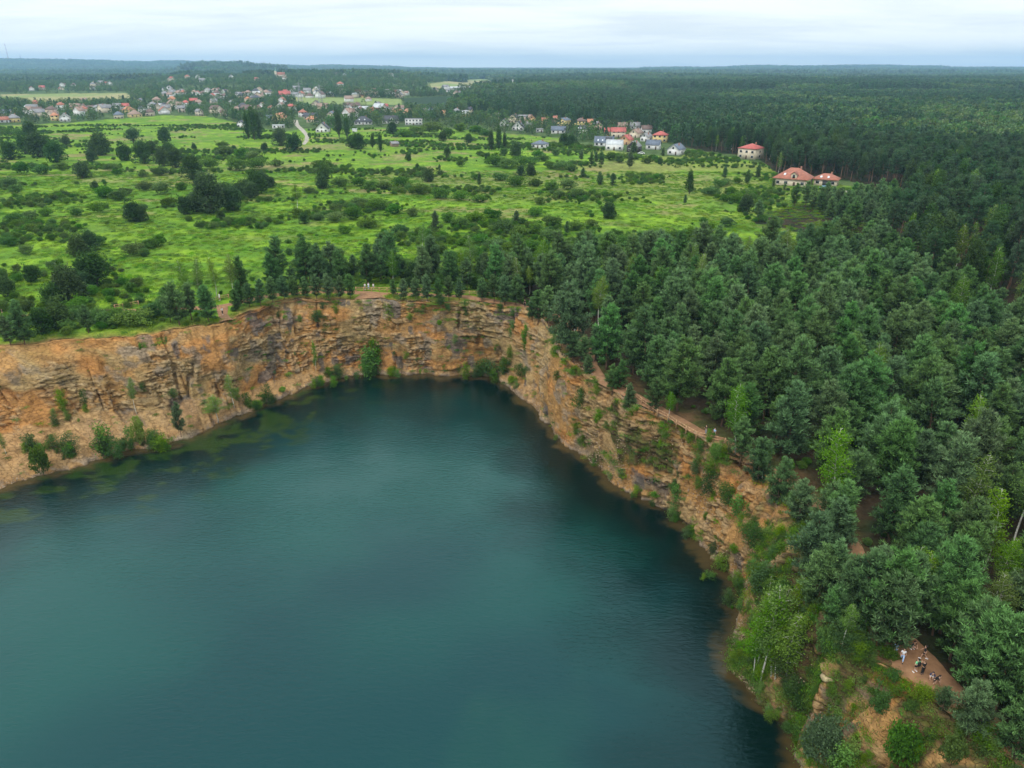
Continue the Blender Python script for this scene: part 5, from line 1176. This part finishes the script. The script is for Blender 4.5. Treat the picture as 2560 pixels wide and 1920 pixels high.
rest = pines_[keep:] + [d for d in PT if d['k'] in ('birch', 'leaf') and not d.get('done')]
def joined(pair):
    """crown and trunk of one plant as one mesh, for use in a mass"""
    a, b = pair; o = []
    if b is None: return a
    va = np.empty(len(a.vertices)*3, np.float32); a.vertices.foreach_get('co', va); vb = np.empty(len(b.vertices)*3, np.float32); b.vertices.foreach_get('co', vb)
    fa = [tuple(p.vertices) for p in a.polygons]; fb = [tuple(v+len(va)//3 for v in p.vertices) for p in b.polygons]
    qs = [f for f in fa+fb if len(f) == 4]; ts = [f for f in fa+fb if len(f) == 3]
    ta = np.empty(len(a.vertices), np.float32); a.attributes['tint'].data.foreach_get('value', ta)
    return mesh_np('whole_tree', np.concatenate([va, vb]).reshape(-1, 3), qs, ts, [a.materials[0], b.materials[0]], {'tint': np.concatenate([ta, np.zeros(len(vb)//3, np.float32)])}, fmat=[0 if max(f) < len(va)//3 else 1 for f in qs+ts])
S1 = [joined(p) for p in PINES] + [joined(p) for p in OLDPINES] + [joined(p) for p in BIRCHES] + [joined(p) for p in TALLTREES]
def sidx(d): return d['v'] % 8 if d['k'] == 'pine' else (8+d['v'] % 4 if d['k'] == 'old' else (12+d['v'] % 4 if d['k'] == 'birch' else 16+d['v'] % 3))
scatter('woodland', [(d['x'], d['y'], d['z']) for d in rest], [sidx(d) for d in rest], [d['s'] for d in rest], [d['r'] for d in rest], S1, 'dense pine and birch woodland reaching back from the quarry edge', 'woodland')

# --- distant woods: single crowns out to 1.5 km, canopy patches beyond
rf_ = np.random.RandomState(9)
def fov(px, pad=220): return (px > -pad) & (px < 2560+pad)
pts, idx, scl = [], [], []
x, y = jitter_grid(-80, 1500, 300, 1500, 7.0, rf_); px, py, dz = P(x, y, H(x, y))
ok = inside(px, py, FOREST) & fov(px, 120) & (np.hypot(x, y) >= 560) & clear_of_houses(x, y, 14)
x, y = x[ok], y[ok]; con = fbm(x/110, y/170, seed=14, oct=3) + rf_.normal(size=x.size)*.07 < .50
pts.append(np.stack([x, y, H(x, y)-.3], 1)); idx.append(np.where(con, rf_.randint(0, 4, x.size), 4+rf_.randint(0, 4, x.size))); scl.append(rf_.uniform(.95, 1.45, x.size))
# village trees: thick hedgerows, garden trees, gaps for houses, fields and gardens
x, y = jitter_grid(-1400, 1300, 600, 1500, 8.0, rf_); px, py, dz = P(x, y, H(x, y))
top_ = np.interp(px, [t[0] for t in MEADOW_TOP], [t[1] for t in MEADOW_TOP])
dens_ = fbm(x/60, y/90, seed=15, oct=3)
near_f = lambda px, py: inside(px, py, FIELD_C) | inside(px, py-9, FIELD_C) | inside(px, py-18, FIELD_C) & (rf_.uniform(size=px.size) < .8) | inside(px, py, FIELD_L) | inside(px, py-9, FIELD_L) | inside(px, py, FIELD_R) | inside(px, py-6, FIELD_R)
ok = (py < top_-1) & ~near_f(px, py) & ~inside(px, py, FOREST) & fov(px, 120) & clear_of_houses(x, y, 22, 3) & ((dens_ > .50) | (rf_.uniform(size=x.size) < .25)) & ~((np.abs(px-758) < 22) & (py > 285) & (py < 345))
x, y = x[ok], y[ok]
pts.append(np.stack([x, y, H(x, y)-.3], 1)); idx.append(np.where(rf_.uniform(size=x.size) < .22, rf_.randint(0, 4, x.size), 4+rf_.randint(0, 4, x.size))); scl.append(rf_.uniform(.5, 1.08, x.size))
x, y = jitter_grid(-1900, 2300, 1500, 2700, 12.5, rf_); px, py, dz = P(x, y, H(x, y)); infield = near_f(px, py)
fr_ = inside(px, py, FOREST); ok = fov(px, 120) & ~infield & (fr_ | (clear_of_houses(x, y, 26, 4) & ((fbm(x/80, y/120, seed=16, oct=3) > .50) | (rf_.uniform(size=x.size) < .25))))
x, y, fr_ = x[ok], y[ok], fr_[ok]; con = np.where(fr_, fbm(x/150, y/300, seed=17, oct=3) < .52, rf_.uniform(size=x.size) < .15)
pts.append(np.stack([x, y, H(x, y)-.3], 1)); idx.append(np.where(con, rf_.randint(0, 4, x.size), 4+rf_.randint(0, 4, x.size))); scl.append(np.where(fr_, rf_.uniform(1.6, 2.1, x.size), rf_.uniform(.5, 1.1, x.size)))
# the tree row along the far side of the pale central field
for k_ in range(46):
    X, Y = G(800+k_*4.4, 241.5+k_*.10); pts.append(np.array([[X, Y, float(H(X, Y))]])); idx.append(np.array([4+k_ % 4])); scl.append(np.array([rf_.uniform(1.1, 1.6)]))
pts, idx, scl = np.concatenate(pts), np.concatenate(idx), np.concatenate(scl)
scatter('distant_woods', pts, idx, scl, rf_.uniform(0, 6.28, len(pts)), FARPINE+FARLEAF, 'distant trees filling the village and the woods to the right', 'woods')
PATCH = [wood_patch(400, 130, 120, 12, .75), wood_patch(401, 130, 120, 12, .35), wood_patch(402, 130, 81, 12, .1)]
pts, idx, scl = [], [], []
x, y = jitter_grid(-3600, 3600, 2650, 4600, 112, rf_, .12); px, py, dz = P(x, y, H(x, y)); infield = inside(px, py, FIELD_R) | inside(px, py, FIELD_C) | inside(px, py, FIELD_L)
ok = fov(px, 800) & ~infield & ((px > 1250) | (y > 4000) | (fbm(x/260, y/420, seed=18, oct=2) > .43) & clear_of_houses(x, y, 60, 2))
pts.append(np.stack([x, y, H(x, y)-2], 1)[ok]); idx.append(np.where(fbm(x/900, y/900, seed=19, oct=2) > .5, rf_.randint(0, 2, x.size), rf_.randint(1, 3, x.size))[ok]); scl.append(np.full(ok.sum(), 1.0))
x, y = jitter_grid(-9500, 9500, 4600, 13500, 250, rf_, .1); px, py, dz = P(x, y, H(x, y)); ok = fov(px, 800)
pts.append(np.stack([x, y, H(x, y)-19], 1)[ok]); idx.append(rf_.randint(0, 3, ok.sum())); scl.append(np.full(ok.sum(), 2.15))
pts, idx, scl = np.concatenate(pts), np.concatenate(idx), np.concatenate(scl)
scatter('forest', pts, idx, scl, rf_.randint(0, 4, len(pts))*1.5708, PATCH, 'unbroken forest canopy stretching to the hills on the horizon', 'forest')

# --- meadow shrubs: each one read off the photograph (foot, width in photo pixels, kind), then smaller ones between
SH = """72,343,37,D 21,403,43,D 58,388,47,D 89,397,54,D 134,409,54,D 110,385,40,D 163,368,25,D 249,392,50,D 232,390,40,D 226,409,29,D 309,405,39,D 356,413,50,D 329,360,43,W 377,388,31,D 404,419,43,D 435,423,43,D 419,398,40,D 408,360,35,D 459,401,12,D 478,454,54,D 200,450,43,D 397,442,43,B 356,446,24,B 700,368,39,D 735,382,43,D 661,382,21,D 484,376,14,D 554,372,31,B 584,379,14,D 801,427,43,B 809,460,38,D 519,540,88,D 487,535,52,D 461,540,43,D 579,532,58,D 560,515,46,D 610,493,43,D 625,500,40,D 638,489,54,D 655,475,36,D 675,470,27,D 590,500,36,D 469,557,27,Y 552,555,23,P 803,476,35,D 772,487,31,B 743,544,31,B 760,563,27,D 793,555,43,B 35,487,39,B 70,552,43,B 111,544,31,B 190,544,31,B 241,536,43,B 255,500,60,B 290,505,56,B 235,478,23,D 152,495,31,B 330,559,50,D 352,558,36,D 354,528,35,B 416,520,43,B 190,647,50,D 218,633,47,D 243,618,39,B 330,644,44,B 358,646,36,B 373,625,58,B 395,620,40,B 76,711,43,D 16,746,45,D 4,728,40,D 229,723,90,D 205,735,50,D 163,769,88,D 128,775,56,D 200,775,46,B 140,668,24,B 140,828,70,D 100,842,60,D 264,820,70,B 235,815,56,B 290,815,60,B 324,824,80,B 355,820,50,B 377,800,66,B 400,790,50,B 180,790,50,B 893,376,40,D 878,373,30,D 1108,356,24,D 1118,393,20,D 1171,360,24,D 1185,356,20,B 1290,397,36,D 1410,366,26,D 1430,368,30,D 1021,405,18,D 1043,424,12,D 1301,444,24,D 1326,442,28,D 1500,400,22,B 1530,405,40,B 1550,410,36,B 1070,458,35,D 1219,403,16,D 1318,333,16,D 1842,510,44,B 1815,508,30,B 1866,508,30,B 1830,492,28,B 1780,492,44,B 1800,470,36,B 1815,467,30,B 1760,560,24,B 1778,580,43,B 1820,572,40,Y 1943,568,30,Y 1908,557,28,Y 1867,535,39,D 1845,462,30,B 1390,392,30,B 1345,398,36,B 1360,407,30,B 1380,425,40,B 1405,428,40,B 1430,432,36,B 1260,390,30,B 1200,393,24,B 1240,420,50,B 1270,425,50,B 1300,420,50,B 1330,415,44,B 1100,440,26,B 1150,420,22,B 1010,345,40,B 1040,340,46,B 1080,338,50,B 1120,345,40,B 1150,332,44,B 1190,338,40,B 1215,345,30,B 980,338,30,D 1590,402,26,B 1620,412,34,B 1640,405,26,B 1650,413,16,D 1560,398,18,B 1190,452,30,B 1000,470,40,B 960,478,46,B 925,480,50,B 895,470,44,B 850,470,40,B 1250,455,44,B 1290,470,46,B 1340,470,40,B 1380,480,50,B 1420,478,44,B 1050,490,46,B 1100,500,50,B 1150,505,40,B 1200,510,46,B 1350,515,40,B 1400,500,36,B 1450,500,40,B 900,520,46,B 940,530,50,B 985,540,50,B 1030,545,40,B 880,555,50,B 920,575,50,B 860,590,36,B 835,560,46,B 1000,590,50,B 1120,560,50,Y 1150,575,50,B 1190,560,52,B 1230,550,50,B 1260,585,54,B 1300,600,56,B 1340,590,50,B 1375,610,54,B 1240,630,60,B 1280,640,60,B 1200,615,50,B 1160,620,46,B 1190,645,46,B 1330,640,56,Y 1390,650,60,Y 1440,640,50,B 1470,610,50,Y 1500,640,50,Y 1560,620,50,Y 1600,640,46,B 1440,580,50,B 1380,570,50,B 1340,545,44,B 1480,570,40,B 1730,600,50,B 1760,620,46,B 1690,600,46,B 1640,610,50,Y 1790,620,40,B 1150,660,50,B 1100,640,50,B 1250,660,50,B 20,620,40,B 60,640,36,B 30,560,40,B 560,395,60,B 600,400,50,B 630,405,40,B 520,425,50,B 590,430,56,B 640,428,50,B 690,420,40,B 450,480,40,B 400,490,50,B 360,480,40,B 310,490,36,B 270,430,30,B 100,440,50,B 150,430,40,B 50,440,46,B 20,470,40,B 290,440,28,B""".split()
BK = {'B': (BUSHES, 3.5, 'mid green shrub', 'shrub', 'shrub'), 'D': (DARKTREES, 5.4, 'round dark tree', 'round_tree', 'tree'), 'Y': (BUSHES, 3.5, 'yellowish green shrub', 'shrub', 'shrub'), 'W': ([WILLOW], 6.0, 'pale grey green willow', 'willow_tree', 'tree')}
def tree_size(w, k): return ('small ' if w < (4 if k in 'BY' else 5) else ('broad ' if w > (6.5 if k in 'BY' else 9) else ''))
SHX = []
for i, t in enumerate(SH):
    a, b, w, k = t.split(','); a, b, w = int(a), int(b), int(w)
    if k == 'P': k = 'D'
    X, Y, Z = hit(a, b-2); dep_ = Y*cp+(CH-Z)*sp; wm = w*.4/F*dep_*.92; L_, w0, nm, on, ct = BK[k]; s = wm/w0
    SHX.append((X, Y, wm))
    plant(on, L_[i % len(L_)], X, Y + wm*.3, Z-.1, s, i*2.1, f"{tree_size(wm, k)}{nm} {meadow_where(a, b)}", ct, 'shrubs and round trees dotted over the meadow', sz=(.62+.2*rnd.random() if k in 'BY' and wm > 5 else .95))
# small shrubs between them, thicker in some strips
rs_ = np.random.RandomState(21); small, herbs = [], []
x, y = jitter_grid(-620, 420, 140, 760, 3.6, rs_, .5); px, py, dz = P(x, y, H(x, y)); topm = np.interp(px, [t[0] for t in MEADOW_TOP], [t[1] for t in MEADOW_TOP]); dpth = np.minimum(dist_path(x, y, PL), dist_path(x, y, PL2)); a_, r_ = polar(x, y)
inm = fov(px, 100) & (py > topm+3) & ~inside(px, py, FOREST) & ~inside(px, py, PLANT) & ~inside(px, py, FRONTPINES) & (r_ > rr_(a_)+1.5) & (dpth > 1.6) & ((py < 740) | (px < 560)) & ~((np.abs(px-758) < 14) & (py < 365)) & clear_of_houses(x, y, 8, 1)
dn = fbm(x/34, y/22, seed=25, oct=2); band = np.exp(-((py-600)/70)**2)*sstep(820, 1150, px)*.10 + np.exp(-((py-490)/60)**2)*.045 + np.exp(-((py-800)/40)**2)*(px < 450)*.13 + np.exp(-((topm+22-py)/22)**2)*.09
openm = inside(px, py, [(330, 690), (240, 650), (60, 640), (420, 570), (700, 575), (690, 700), (500, 735), (400, 760)]) | inside(px, py, [(1700, 540), (1900, 560), (2080, 620), (1850, 640)])
pick = inm & (dn + band*1.6 - openm*.25 + rs_.normal(size=x.size)*.05 > .665)
x1, y1, p1, q1 = x[pick], y[pick], px[pick], py[pick]; s1_ = rs_.uniform(.28, .80, x1.size)*(.75+.9*(dn[pick]-.5)*2)
order = np.argsort(-(s1_/dz[pick])); budget = 298-len(SH)+sum(1 for t in SH if t[-1] in 'DW')
for c, i in enumerate(order[:budget]):
    plant('shrub', BUSHES[i % 6], x1[i], y1[i], float(H(x1[i], y1[i]))-.1, s1_[i], i*1.3, f"{'little' if s1_[i] < .6 else 'waist high'} green shrub {meadow_where(p1[i], q1[i])}", 'shrub', 'low shrubs between the larger ones')
o_ = order[budget:]
xu, yu = jitter_grid(-85, 330, 25, 300, 3.1, rs_, .5); pxu, pyu, dzu = P(xu, yu, H(xu, yu)); au, ru = polar(xu, yu); du = dist_path(xu, yu, PL)
gu = inside(pxu, pyu, PLANT) & (ru > rr_(au)+.3) & (du > 1.9) & fov(pxu, 60) & (rs_.uniform(size=xu.size) < np.where(du < 9, .55, .25))
gu |= (pxu > 420) & (pxu < 1330) & (pyu > 692) & (ru > rr_(au)+.6) & (du > 2.0) & (rs_.uniform(size=xu.size) < .30) & ~((pxu > 880) & (pxu < 990) & (pyu > 715))
xu, yu = xu[gu], yu[gu]
scatter('undergrowth', np.concatenate([np.stack([x1[o_], y1[o_], H(x1[o_], y1[o_])-.1], 1), np.stack([xu, yu, H(xu, yu)-.1], 1)]), [i % 6 for i in o_]+[i % 6 for i in range(len(xu))], np.concatenate([s1_[o_], rs_.uniform(.2, .5, len(xu))]), np.concatenate([o_*1.3, np.arange(len(xu))*1.7]), [b[0] for b in BUSHES], 'scattered small shrubs and weeds all over the meadow', 'undergrowth')
# herbs and tall grass
def tuft(seed, mat, n, L, spread, w=.05, up=1.2):
    rg_ = np.random.RandomState(seed); C = np.stack([rg_.normal(size=n)*spread, rg_.normal(size=n)*spread, np.zeros(n)], 1); D = rg_.normal(size=(n, 3))*.5+np.array([0, 0, up])
    C2 = C + np.array([0, 0, 1])*rg_.uniform(0, L*.5, n)[:, None]
    return crown_mesh('grass_tuft', C2, D, rg_.uniform(.5, 1, n)*L, w, rg_.uniform(0, 1, n), mat, rg_)
TUFT = [tuft(500+i, m_herb, 150, .6, .75, .09, .8) for i in range(3)] + [tuft(510+i, m_bush, 150, .6, .6, .11, .6) for i in range(2)]
x, y = jitter_grid(-330, 330, 132, 420, 1.75, rs_, .5); px, py, dz = P(x, y, H(x, y)); a_, r_ = polar(x, y); topm = np.interp(px, [t[0] for t in MEADOW_TOP], [t[1] for t in MEADOW_TOP])
hn = fbm(x/13, y/10, seed=27, oct=3); inm = fov(px, 60) & (py > topm) & ~inside(px, py, FOREST) & ~inside(px, py, PLANT) & (r_ > rr_(a_)+1.0) & (np.minimum(dist_path(x, y, PL), dist_path(x, y, PL2)) > 1.7) & (rs_.uniform(size=x.size) < .25+.6*sstep(.42, .6, hn)) & (dist_path(x, y, PL3) > 4)
x, y, hn = x[inm], y[inm], hn[inm]; print('tufts', len(x))
scatter('grass', np.stack([x, y, H(x, y)-.05], 1), np.where(rs_.uniform(size=x.size) < .02+.25*sstep(.56, .66, hn), 3+rs_.randint(0, 2, x.size), rs_.randint(0, 3, x.size)), rs_.uniform(.35, 1.0, x.size), rs_.uniform(0, 6.28, x.size), TUFT, 'tall grass and herbs of the meadow', 'grass')

# --- plants on the quarry walls (foot, width, height in photo pixels)
CL = """8,1133,24,66,birch 78,1118,40,50,bush 101,1184,50,58,lime2 130,1122,40,36,dark 170,1139,54,66,bush 264,1133,66,92,dark 320,1114,36,58,bush 350,1112,38,74,lime 370,1106,34,44,bush 400,1122,56,50,bush 450,1087,34,86,pine 540,1050,52,70,birch 581,1013,36,92,birch 618,1013,28,40,bush 638,1020,30,28,dark 338,1028,26,86,birch 430,993,24,26,dark 152,1024,34,62,bush 210,1017,22,54,dark 671,1005,28,56,dark 706,978,22,16,lime 789,920,18,76,birch 797,958,34,28,bush 844,935,34,32,dark 350,870,14,20,bush 441,861,16,14,bush 715,803,18,20,bush 750,803,18,20,bush 795,795,40,26,dark 918,932,66,76,dark 940,905,44,60,bush 844,936,34,30,dark 980,936,34,28,bush 1237,937,62,44,dark 1212,935,44,42,bush 1262,930,30,34,dark 1302,936,32,36,dark 1283,951,28,16,lime 1283,842,26,46,dark 1314,866,24,70,bush 1104,788,30,32,bush 1030,820,26,20,dark 1139,873,24,24,bush 1168,800,16,40,bush 1100,815,16,14,lime 795,1010,0,0,skip 1452,1045,40,60,bush 1500,1065,30,40,bush 1395,1095,18,20,bush 1560,1203,24,28,bush 1598,1235,30,32,bush 1645,1250,24,16,bush 1692,1226,34,30,dark 1698,1265,40,56,dark 1758,1160,36,36,bush 1772,1245,50,70,bush 1790,1190,40,46,bush 1735,1105,26,22,bush 1830,1250,56,60,bush 1800,1160,40,50,bush 1860,1290,60,60,bush 1880,1330,50,40,bush 1848,1395,30,26,bush 1795,1445,36,26,dark 1905,1360,60,60,bush 1960,1400,50,60,dark 1900,1420,26,30,bush 1925,1480,70,80,dark 1965,1520,70,80,bush 2085,1640,60,60,bush2 2140,1640,70,54,bush 2172,1652,60,48,bush 2115,1602,60,54,dark 2192,1638,50,40,dark 2150,1615,60,50,bush 2222,1795,52,56,lime2 2303,1790,40,30,lime2 2330,1755,70,50,bush 2265,1745,40,30,bush 2250,1705,50,34,dark 2090,1760,36,40,bush 2010,1800,60,60,dark 1990,1760,60,60,bush 2070,1910,110,100,willow 2130,1925,90,80,bush 2270,1925,100,90,bush2 2400,1930,70,60,lime2 2480,1860,60,50,bush 2430,1800,60,40,bush 2160,1860,30,24,bush 2050,1690,40,30,dark 2000,1640,56,70,bush 2030,1500,60,60,dark 1978,1490,50,50,bush 1975,1700,56,60,bush 2420,1840,50,40,dark 2540,1870,80,60,bush 2350,1850,40,30,bush 2200,1900,30,24,bush 1990,1840,30,30,dark 1866,1480,30,34,dark""".split()
CN = {'bush': 'green bush', 'dark': 'dark green bush', 'lime': 'lime yellow bush', 'lime2': 'bright green bush', 'bush2': 'fresh green bush', 'willow': 'bluish willow bush', 'birch': 'young birch', 'pine': 'young pine'}
CLM = [(100, 1180, 'on the pebble shore at the left'), (170, 1130, 'above the left pebble shore'), (264, 1130, 'on the left talus'), (390, 1110, 'on the small wooded spit of the left shore'), (450, 1080, 'beside the sandy slope of the left wall'), (540, 1050, 'at the foot of the sandy slope'), (640, 1015, 'on the shore right of the sandy slope'), (338, 1020, 'against the left rock face'), (200, 1000, 'against the far left rock face'), (430, 990, 'above the sandy slope'), (790, 940, 'by the pale scree cone'), (760, 800, 'near the top of the far wall'), (918, 920, 'at the waterline of the far wall'), (1237, 930, 'at the waterline in the far right corner'), (1300, 860, 'on the far right corner wall'), (1100, 800, 'high on the middle far wall'), (1460, 1050, 'on the dark outcrop of the right wall'), (1600, 1230, 'low on the right wall'), (1698, 1250, 'at the water under the long fence'), (1780, 1180, 'on the gully below the fence end'), (1880, 1330, 'on the shaggy slope past the fence'), (1930, 1460, 'behind the birch cove'), (1980, 1720, 'among the birches of the cove'), (2000, 1800, 'at the waterline of the birch cove'), (2060, 1650, 'on the brown slope below the path'), (2230, 1780, 'on the bare rock below the walkers'), (2300, 1740, 'at the path brink below the walkers'), (2130, 1910, 'at the bottom photo edge by the water'), (2270, 1910, 'at the bottom photo edge on the rocks'), (2450, 1850, 'in the bottom right corner')]
WEX = []
for i, t in enumerate(CL):
    a, b, w, h_, k = t.split(','); a, b, w, h_ = int(a), int(b), int(w), int(h_)
    if k == 'skip': continue
    X, Y, Z = hit(a, b); dep_ = Y*cp+(CH-Z)*sp; wm = w*.4/F*dep_; hm = h_*.4/F*dep_/math.cos(math.atan2(CH-Z, Y)); hm = max(hm - wm*.35*math.tan(math.atan2(CH-Z, Y)), hm*.55)
    wh_ = min(CLM, key=lambda q_: (q_[0]-a)**2+(q_[1]-b)**2)[2]
    a2, r2 = polar(X, Y); ox, oy = -math.sin(math.radians(float(a2)))*.9, -math.cos(math.radians(float(a2)))*.9
    X, Y = X+ox, Y+oy
    if k in ('birch', 'pine'):
        src = BIRCHES[i % 4] if k == 'birch' else PINES[i % 8]; h0 = 12 if k == 'birch' else 12.5; w0 = 4.2 if k == 'birch' else 7
        plant(k+'_tree', src, X, Y, Z-.3, max(wm/w0, hm/h0*.55), i, f"{CN[k]} {wh_}", 'tree', 'plants growing on the quarry walls', sz=(hm/h0)/max(wm/w0, hm/h0*.55))
    else:
        src = {'bush': BUSHES[i % 6], 'bush2': BUSHES[i % 6], 'dark': (SCRUB[i % 3][0], None), 'lime': LIMES[i % 2], 'lime2': BUSHES[i % 6], 'willow': (WILLOW[0], None)}[k]
        w0, h0 = {'bush': (3.6, 1.9), 'bush2': (3.6, 1.9), 'lime2': (3.6, 1.9), 'dark': (4.6, 2.9), 'lime': (2.8, 2.2), 'willow': (6.2, 4.4)}[k]
        if k in ('lime2', 'bush2'):
            if k not in _mc: _mc[k] = foliage('fresh_'+k, (.04, .10, .012), (.12, .235, .028), .02, .15, .3)
            me_ = src[0].copy(); me_.materials.clear(); me_.materials.append(_mc[k]); src = (me_, None)
        if k in ('bush', 'dark'):
            wi = i % 6 if k == 'bush' else (1, 4, 0)[i % 3]; w0, h0 = 2.4+.2*wi, 3.0+.3*wi; src = (WISPS[wi][0], None)
            for c_ in range(1+(wm > 2.5)*2):       # thin companions rooted round it
                vx, vy = rnd.gauss(0, wm*.45), rnd.gauss(0, wm*.2); zz = float(surf(X+vx, Y+vy)); wq = rnd.randrange(6)
                WEX.append((X+vx, Y+vy, zz-.1, 11+wq, max(.25, wm/w0*rnd.uniform(.35, .7)), rnd.uniform(0, 6)))
        s = wm/w0*.92; plant('bush', src, X, Y, Z-.3, s, i*1.9, f"{CN[k]} {wh_}", 'bush', 'plants growing on the quarry walls', sz=max(.5, min(2.2, hm/h0/s)))
# sparse weeds clinging to the walls
rc = np.random.RandomState(31); n = 16500; aa = rc.uniform(-80, 145, n); f_ = rc.uniform(.03, 1.0, n)
w_, q_ = rw_(aa), rr_(aa); rr2 = w_+(q_-w_)*f_**.8; X, Y = CX+rr2*np.sin(np.radians(aa)), CY+rr2*np.cos(np.radians(aa)); Z = surf(X, Y)
wtv = .025 + .18*(f_ > .86)*(fbm(aa*.35, aa*0, seed=44, oct=2) > .5) + .75*sstep(84, 92, aa)*sstep(.44, .58, fbm(aa*.8, f_*5, seed=45, oct=3)) + .05*sstep(36, 50, aa)*sstep(.55, .66, fbm(aa*.5, f_*4, seed=46, oct=3))+ .10*sstep(.6, .7, fbm(aa*.7, f_*4, seed=47, oct=3))
ok = rc.uniform(size=n) < wtv; X, Y, Z, aa = X[ok], Y[ok], Z[ok], aa[ok]; print('weeds', ok.sum())
ib = rc.uniform(size=X.size) < .10
WE = np.array(WEX); cat_ = np.concatenate
scatter('weeds', cat_([np.stack([X-np.sin(np.radians(aa))*.6, Y-np.cos(np.radians(aa))*.6, Z+.05], 1), WE[:, :3]]), cat_([np.where(ib, 11+rc.randint(0, 6, X.size), rc.randint(0, 5, X.size)), WE[:, 3]]), cat_([np.where(ib, rc.uniform(.2, .6, X.size), rc.uniform(.3, .8, X.size)), WE[:, 4]]), cat_([rc.uniform(0, 6.28, X.size), WE[:, 5]]), TUFT+[b[0] for b in BUSHES]+[b[0] for b in WISPS], 'weeds and small bushes clinging to the quarry walls', 'weeds')
# loose stones at the shore and on the talus
STN = []
for i in range(4):
    rq = np.random.RandomState(600+i); v = unit(rq.normal(size=(10, 3)))*rq.uniform(.6, 1, (10, 1))*np.array([1, .8, .6])
    import bmesh
    bm = bmesh.new(); [bm.verts.new(p) for p in v]; bmesh.ops.convex_hull(bm, input=bm.verts); m_ = bpy.data.meshes.new('stone'); bm.to_mesh(m_); bm.free()
    m_.materials.append(_mc.setdefault('stone', plain('shore_stone', (.30, .22, .145), .9, .35, 1.5))); STN.append(m_)
n = 9000; aa = rc.uniform(-75, 122, n); d_ = np.abs(rc.normal(size=n))*1.3; far_ = (rc.uniform(size=n) < .3) & (aa < -20); w_ = rw_(aa); rr2 = w_ + np.where(far_, rc.uniform(0, 1, n)*(rr_(aa)-w_)*.55, d_*.8+.1)
X, Y = CX+rr2*np.sin(np.radians(aa)), CY+rr2*np.cos(np.radians(aa)); Z = surf(X, Y)
scatter('gravel', np.stack([X, Y, Z+.02], 1), rc.randint(0, 4, n), rc.uniform(.06, .24, n)*np.where(far_, 1.1, 1), rc.uniform(0, 6.28, n), STN, 'loose stones along the waterline and on the talus', 'gravel')

# ------------------------------------------------------------------ haze
hb = MB(); hb.box(-16500, 16500, -16500, 16500, -12, 262)
Mh = bpy.data.materials.new('haze_air'); Mh.use_nodes = True; nt = Mh.node_tree; nt.nodes.clear()
ho = nt.nodes.new('ShaderNodeOutputMaterial'); hv = nt.nodes.new('ShaderNodeVolumePrincipled')
hv.inputs['Color'].default_value = (.42, .69, 1.0, 1); hv.inputs['Density'].default_value = 9.0e-5; hv.inputs['Anisotropy'].default_value = 0.1
nt.links.new(hv.outputs[0], ho.inputs['Volume'])
tag(obj('haze', hb.mesh('haze', Mh)), 'thin blue haze over the far woods and hills', kind='stuff')

# ------------------------------------------------------------------ look-alikes with the same words are told apart by their order across the picture
byl = {}
for o in sc.objects:
    if o.parent is None and 'category' in o: byl.setdefault(o['label'], []).append(o)
def nth(i): return ('first', 'second', 'third', 'fourth', 'fifth', 'sixth', 'seventh', 'eighth', 'ninth', 'tenth', 'eleventh', 'twelfth')[i] if i < 12 else '%dth' % (i+1)
for lab, os_ in byl.items():
    if len(os_) < 2:
        if len(lab.split()) > 16: os_[0]['label'] = lab.replace(' the ', ' ')
        continue
    os_.sort(key=lambda o: P(o.location.x, o.location.y, o.location.z)[0])
    for i, o in enumerate(os_):
        w = ('leftmost of these' if i == 0 else ('rightmost of these' if i == len(os_)-1 else nth(i) + ' from left'))
        k_ = 16 - len(w.split()); t_ = lab if len(lab.split()) <= k_ else lab.replace(' the ', ' ').replace('deep in ', '')
        o['label'] = ' '.join(t_.split()[:k_]).rstrip(',') + ', ' + w
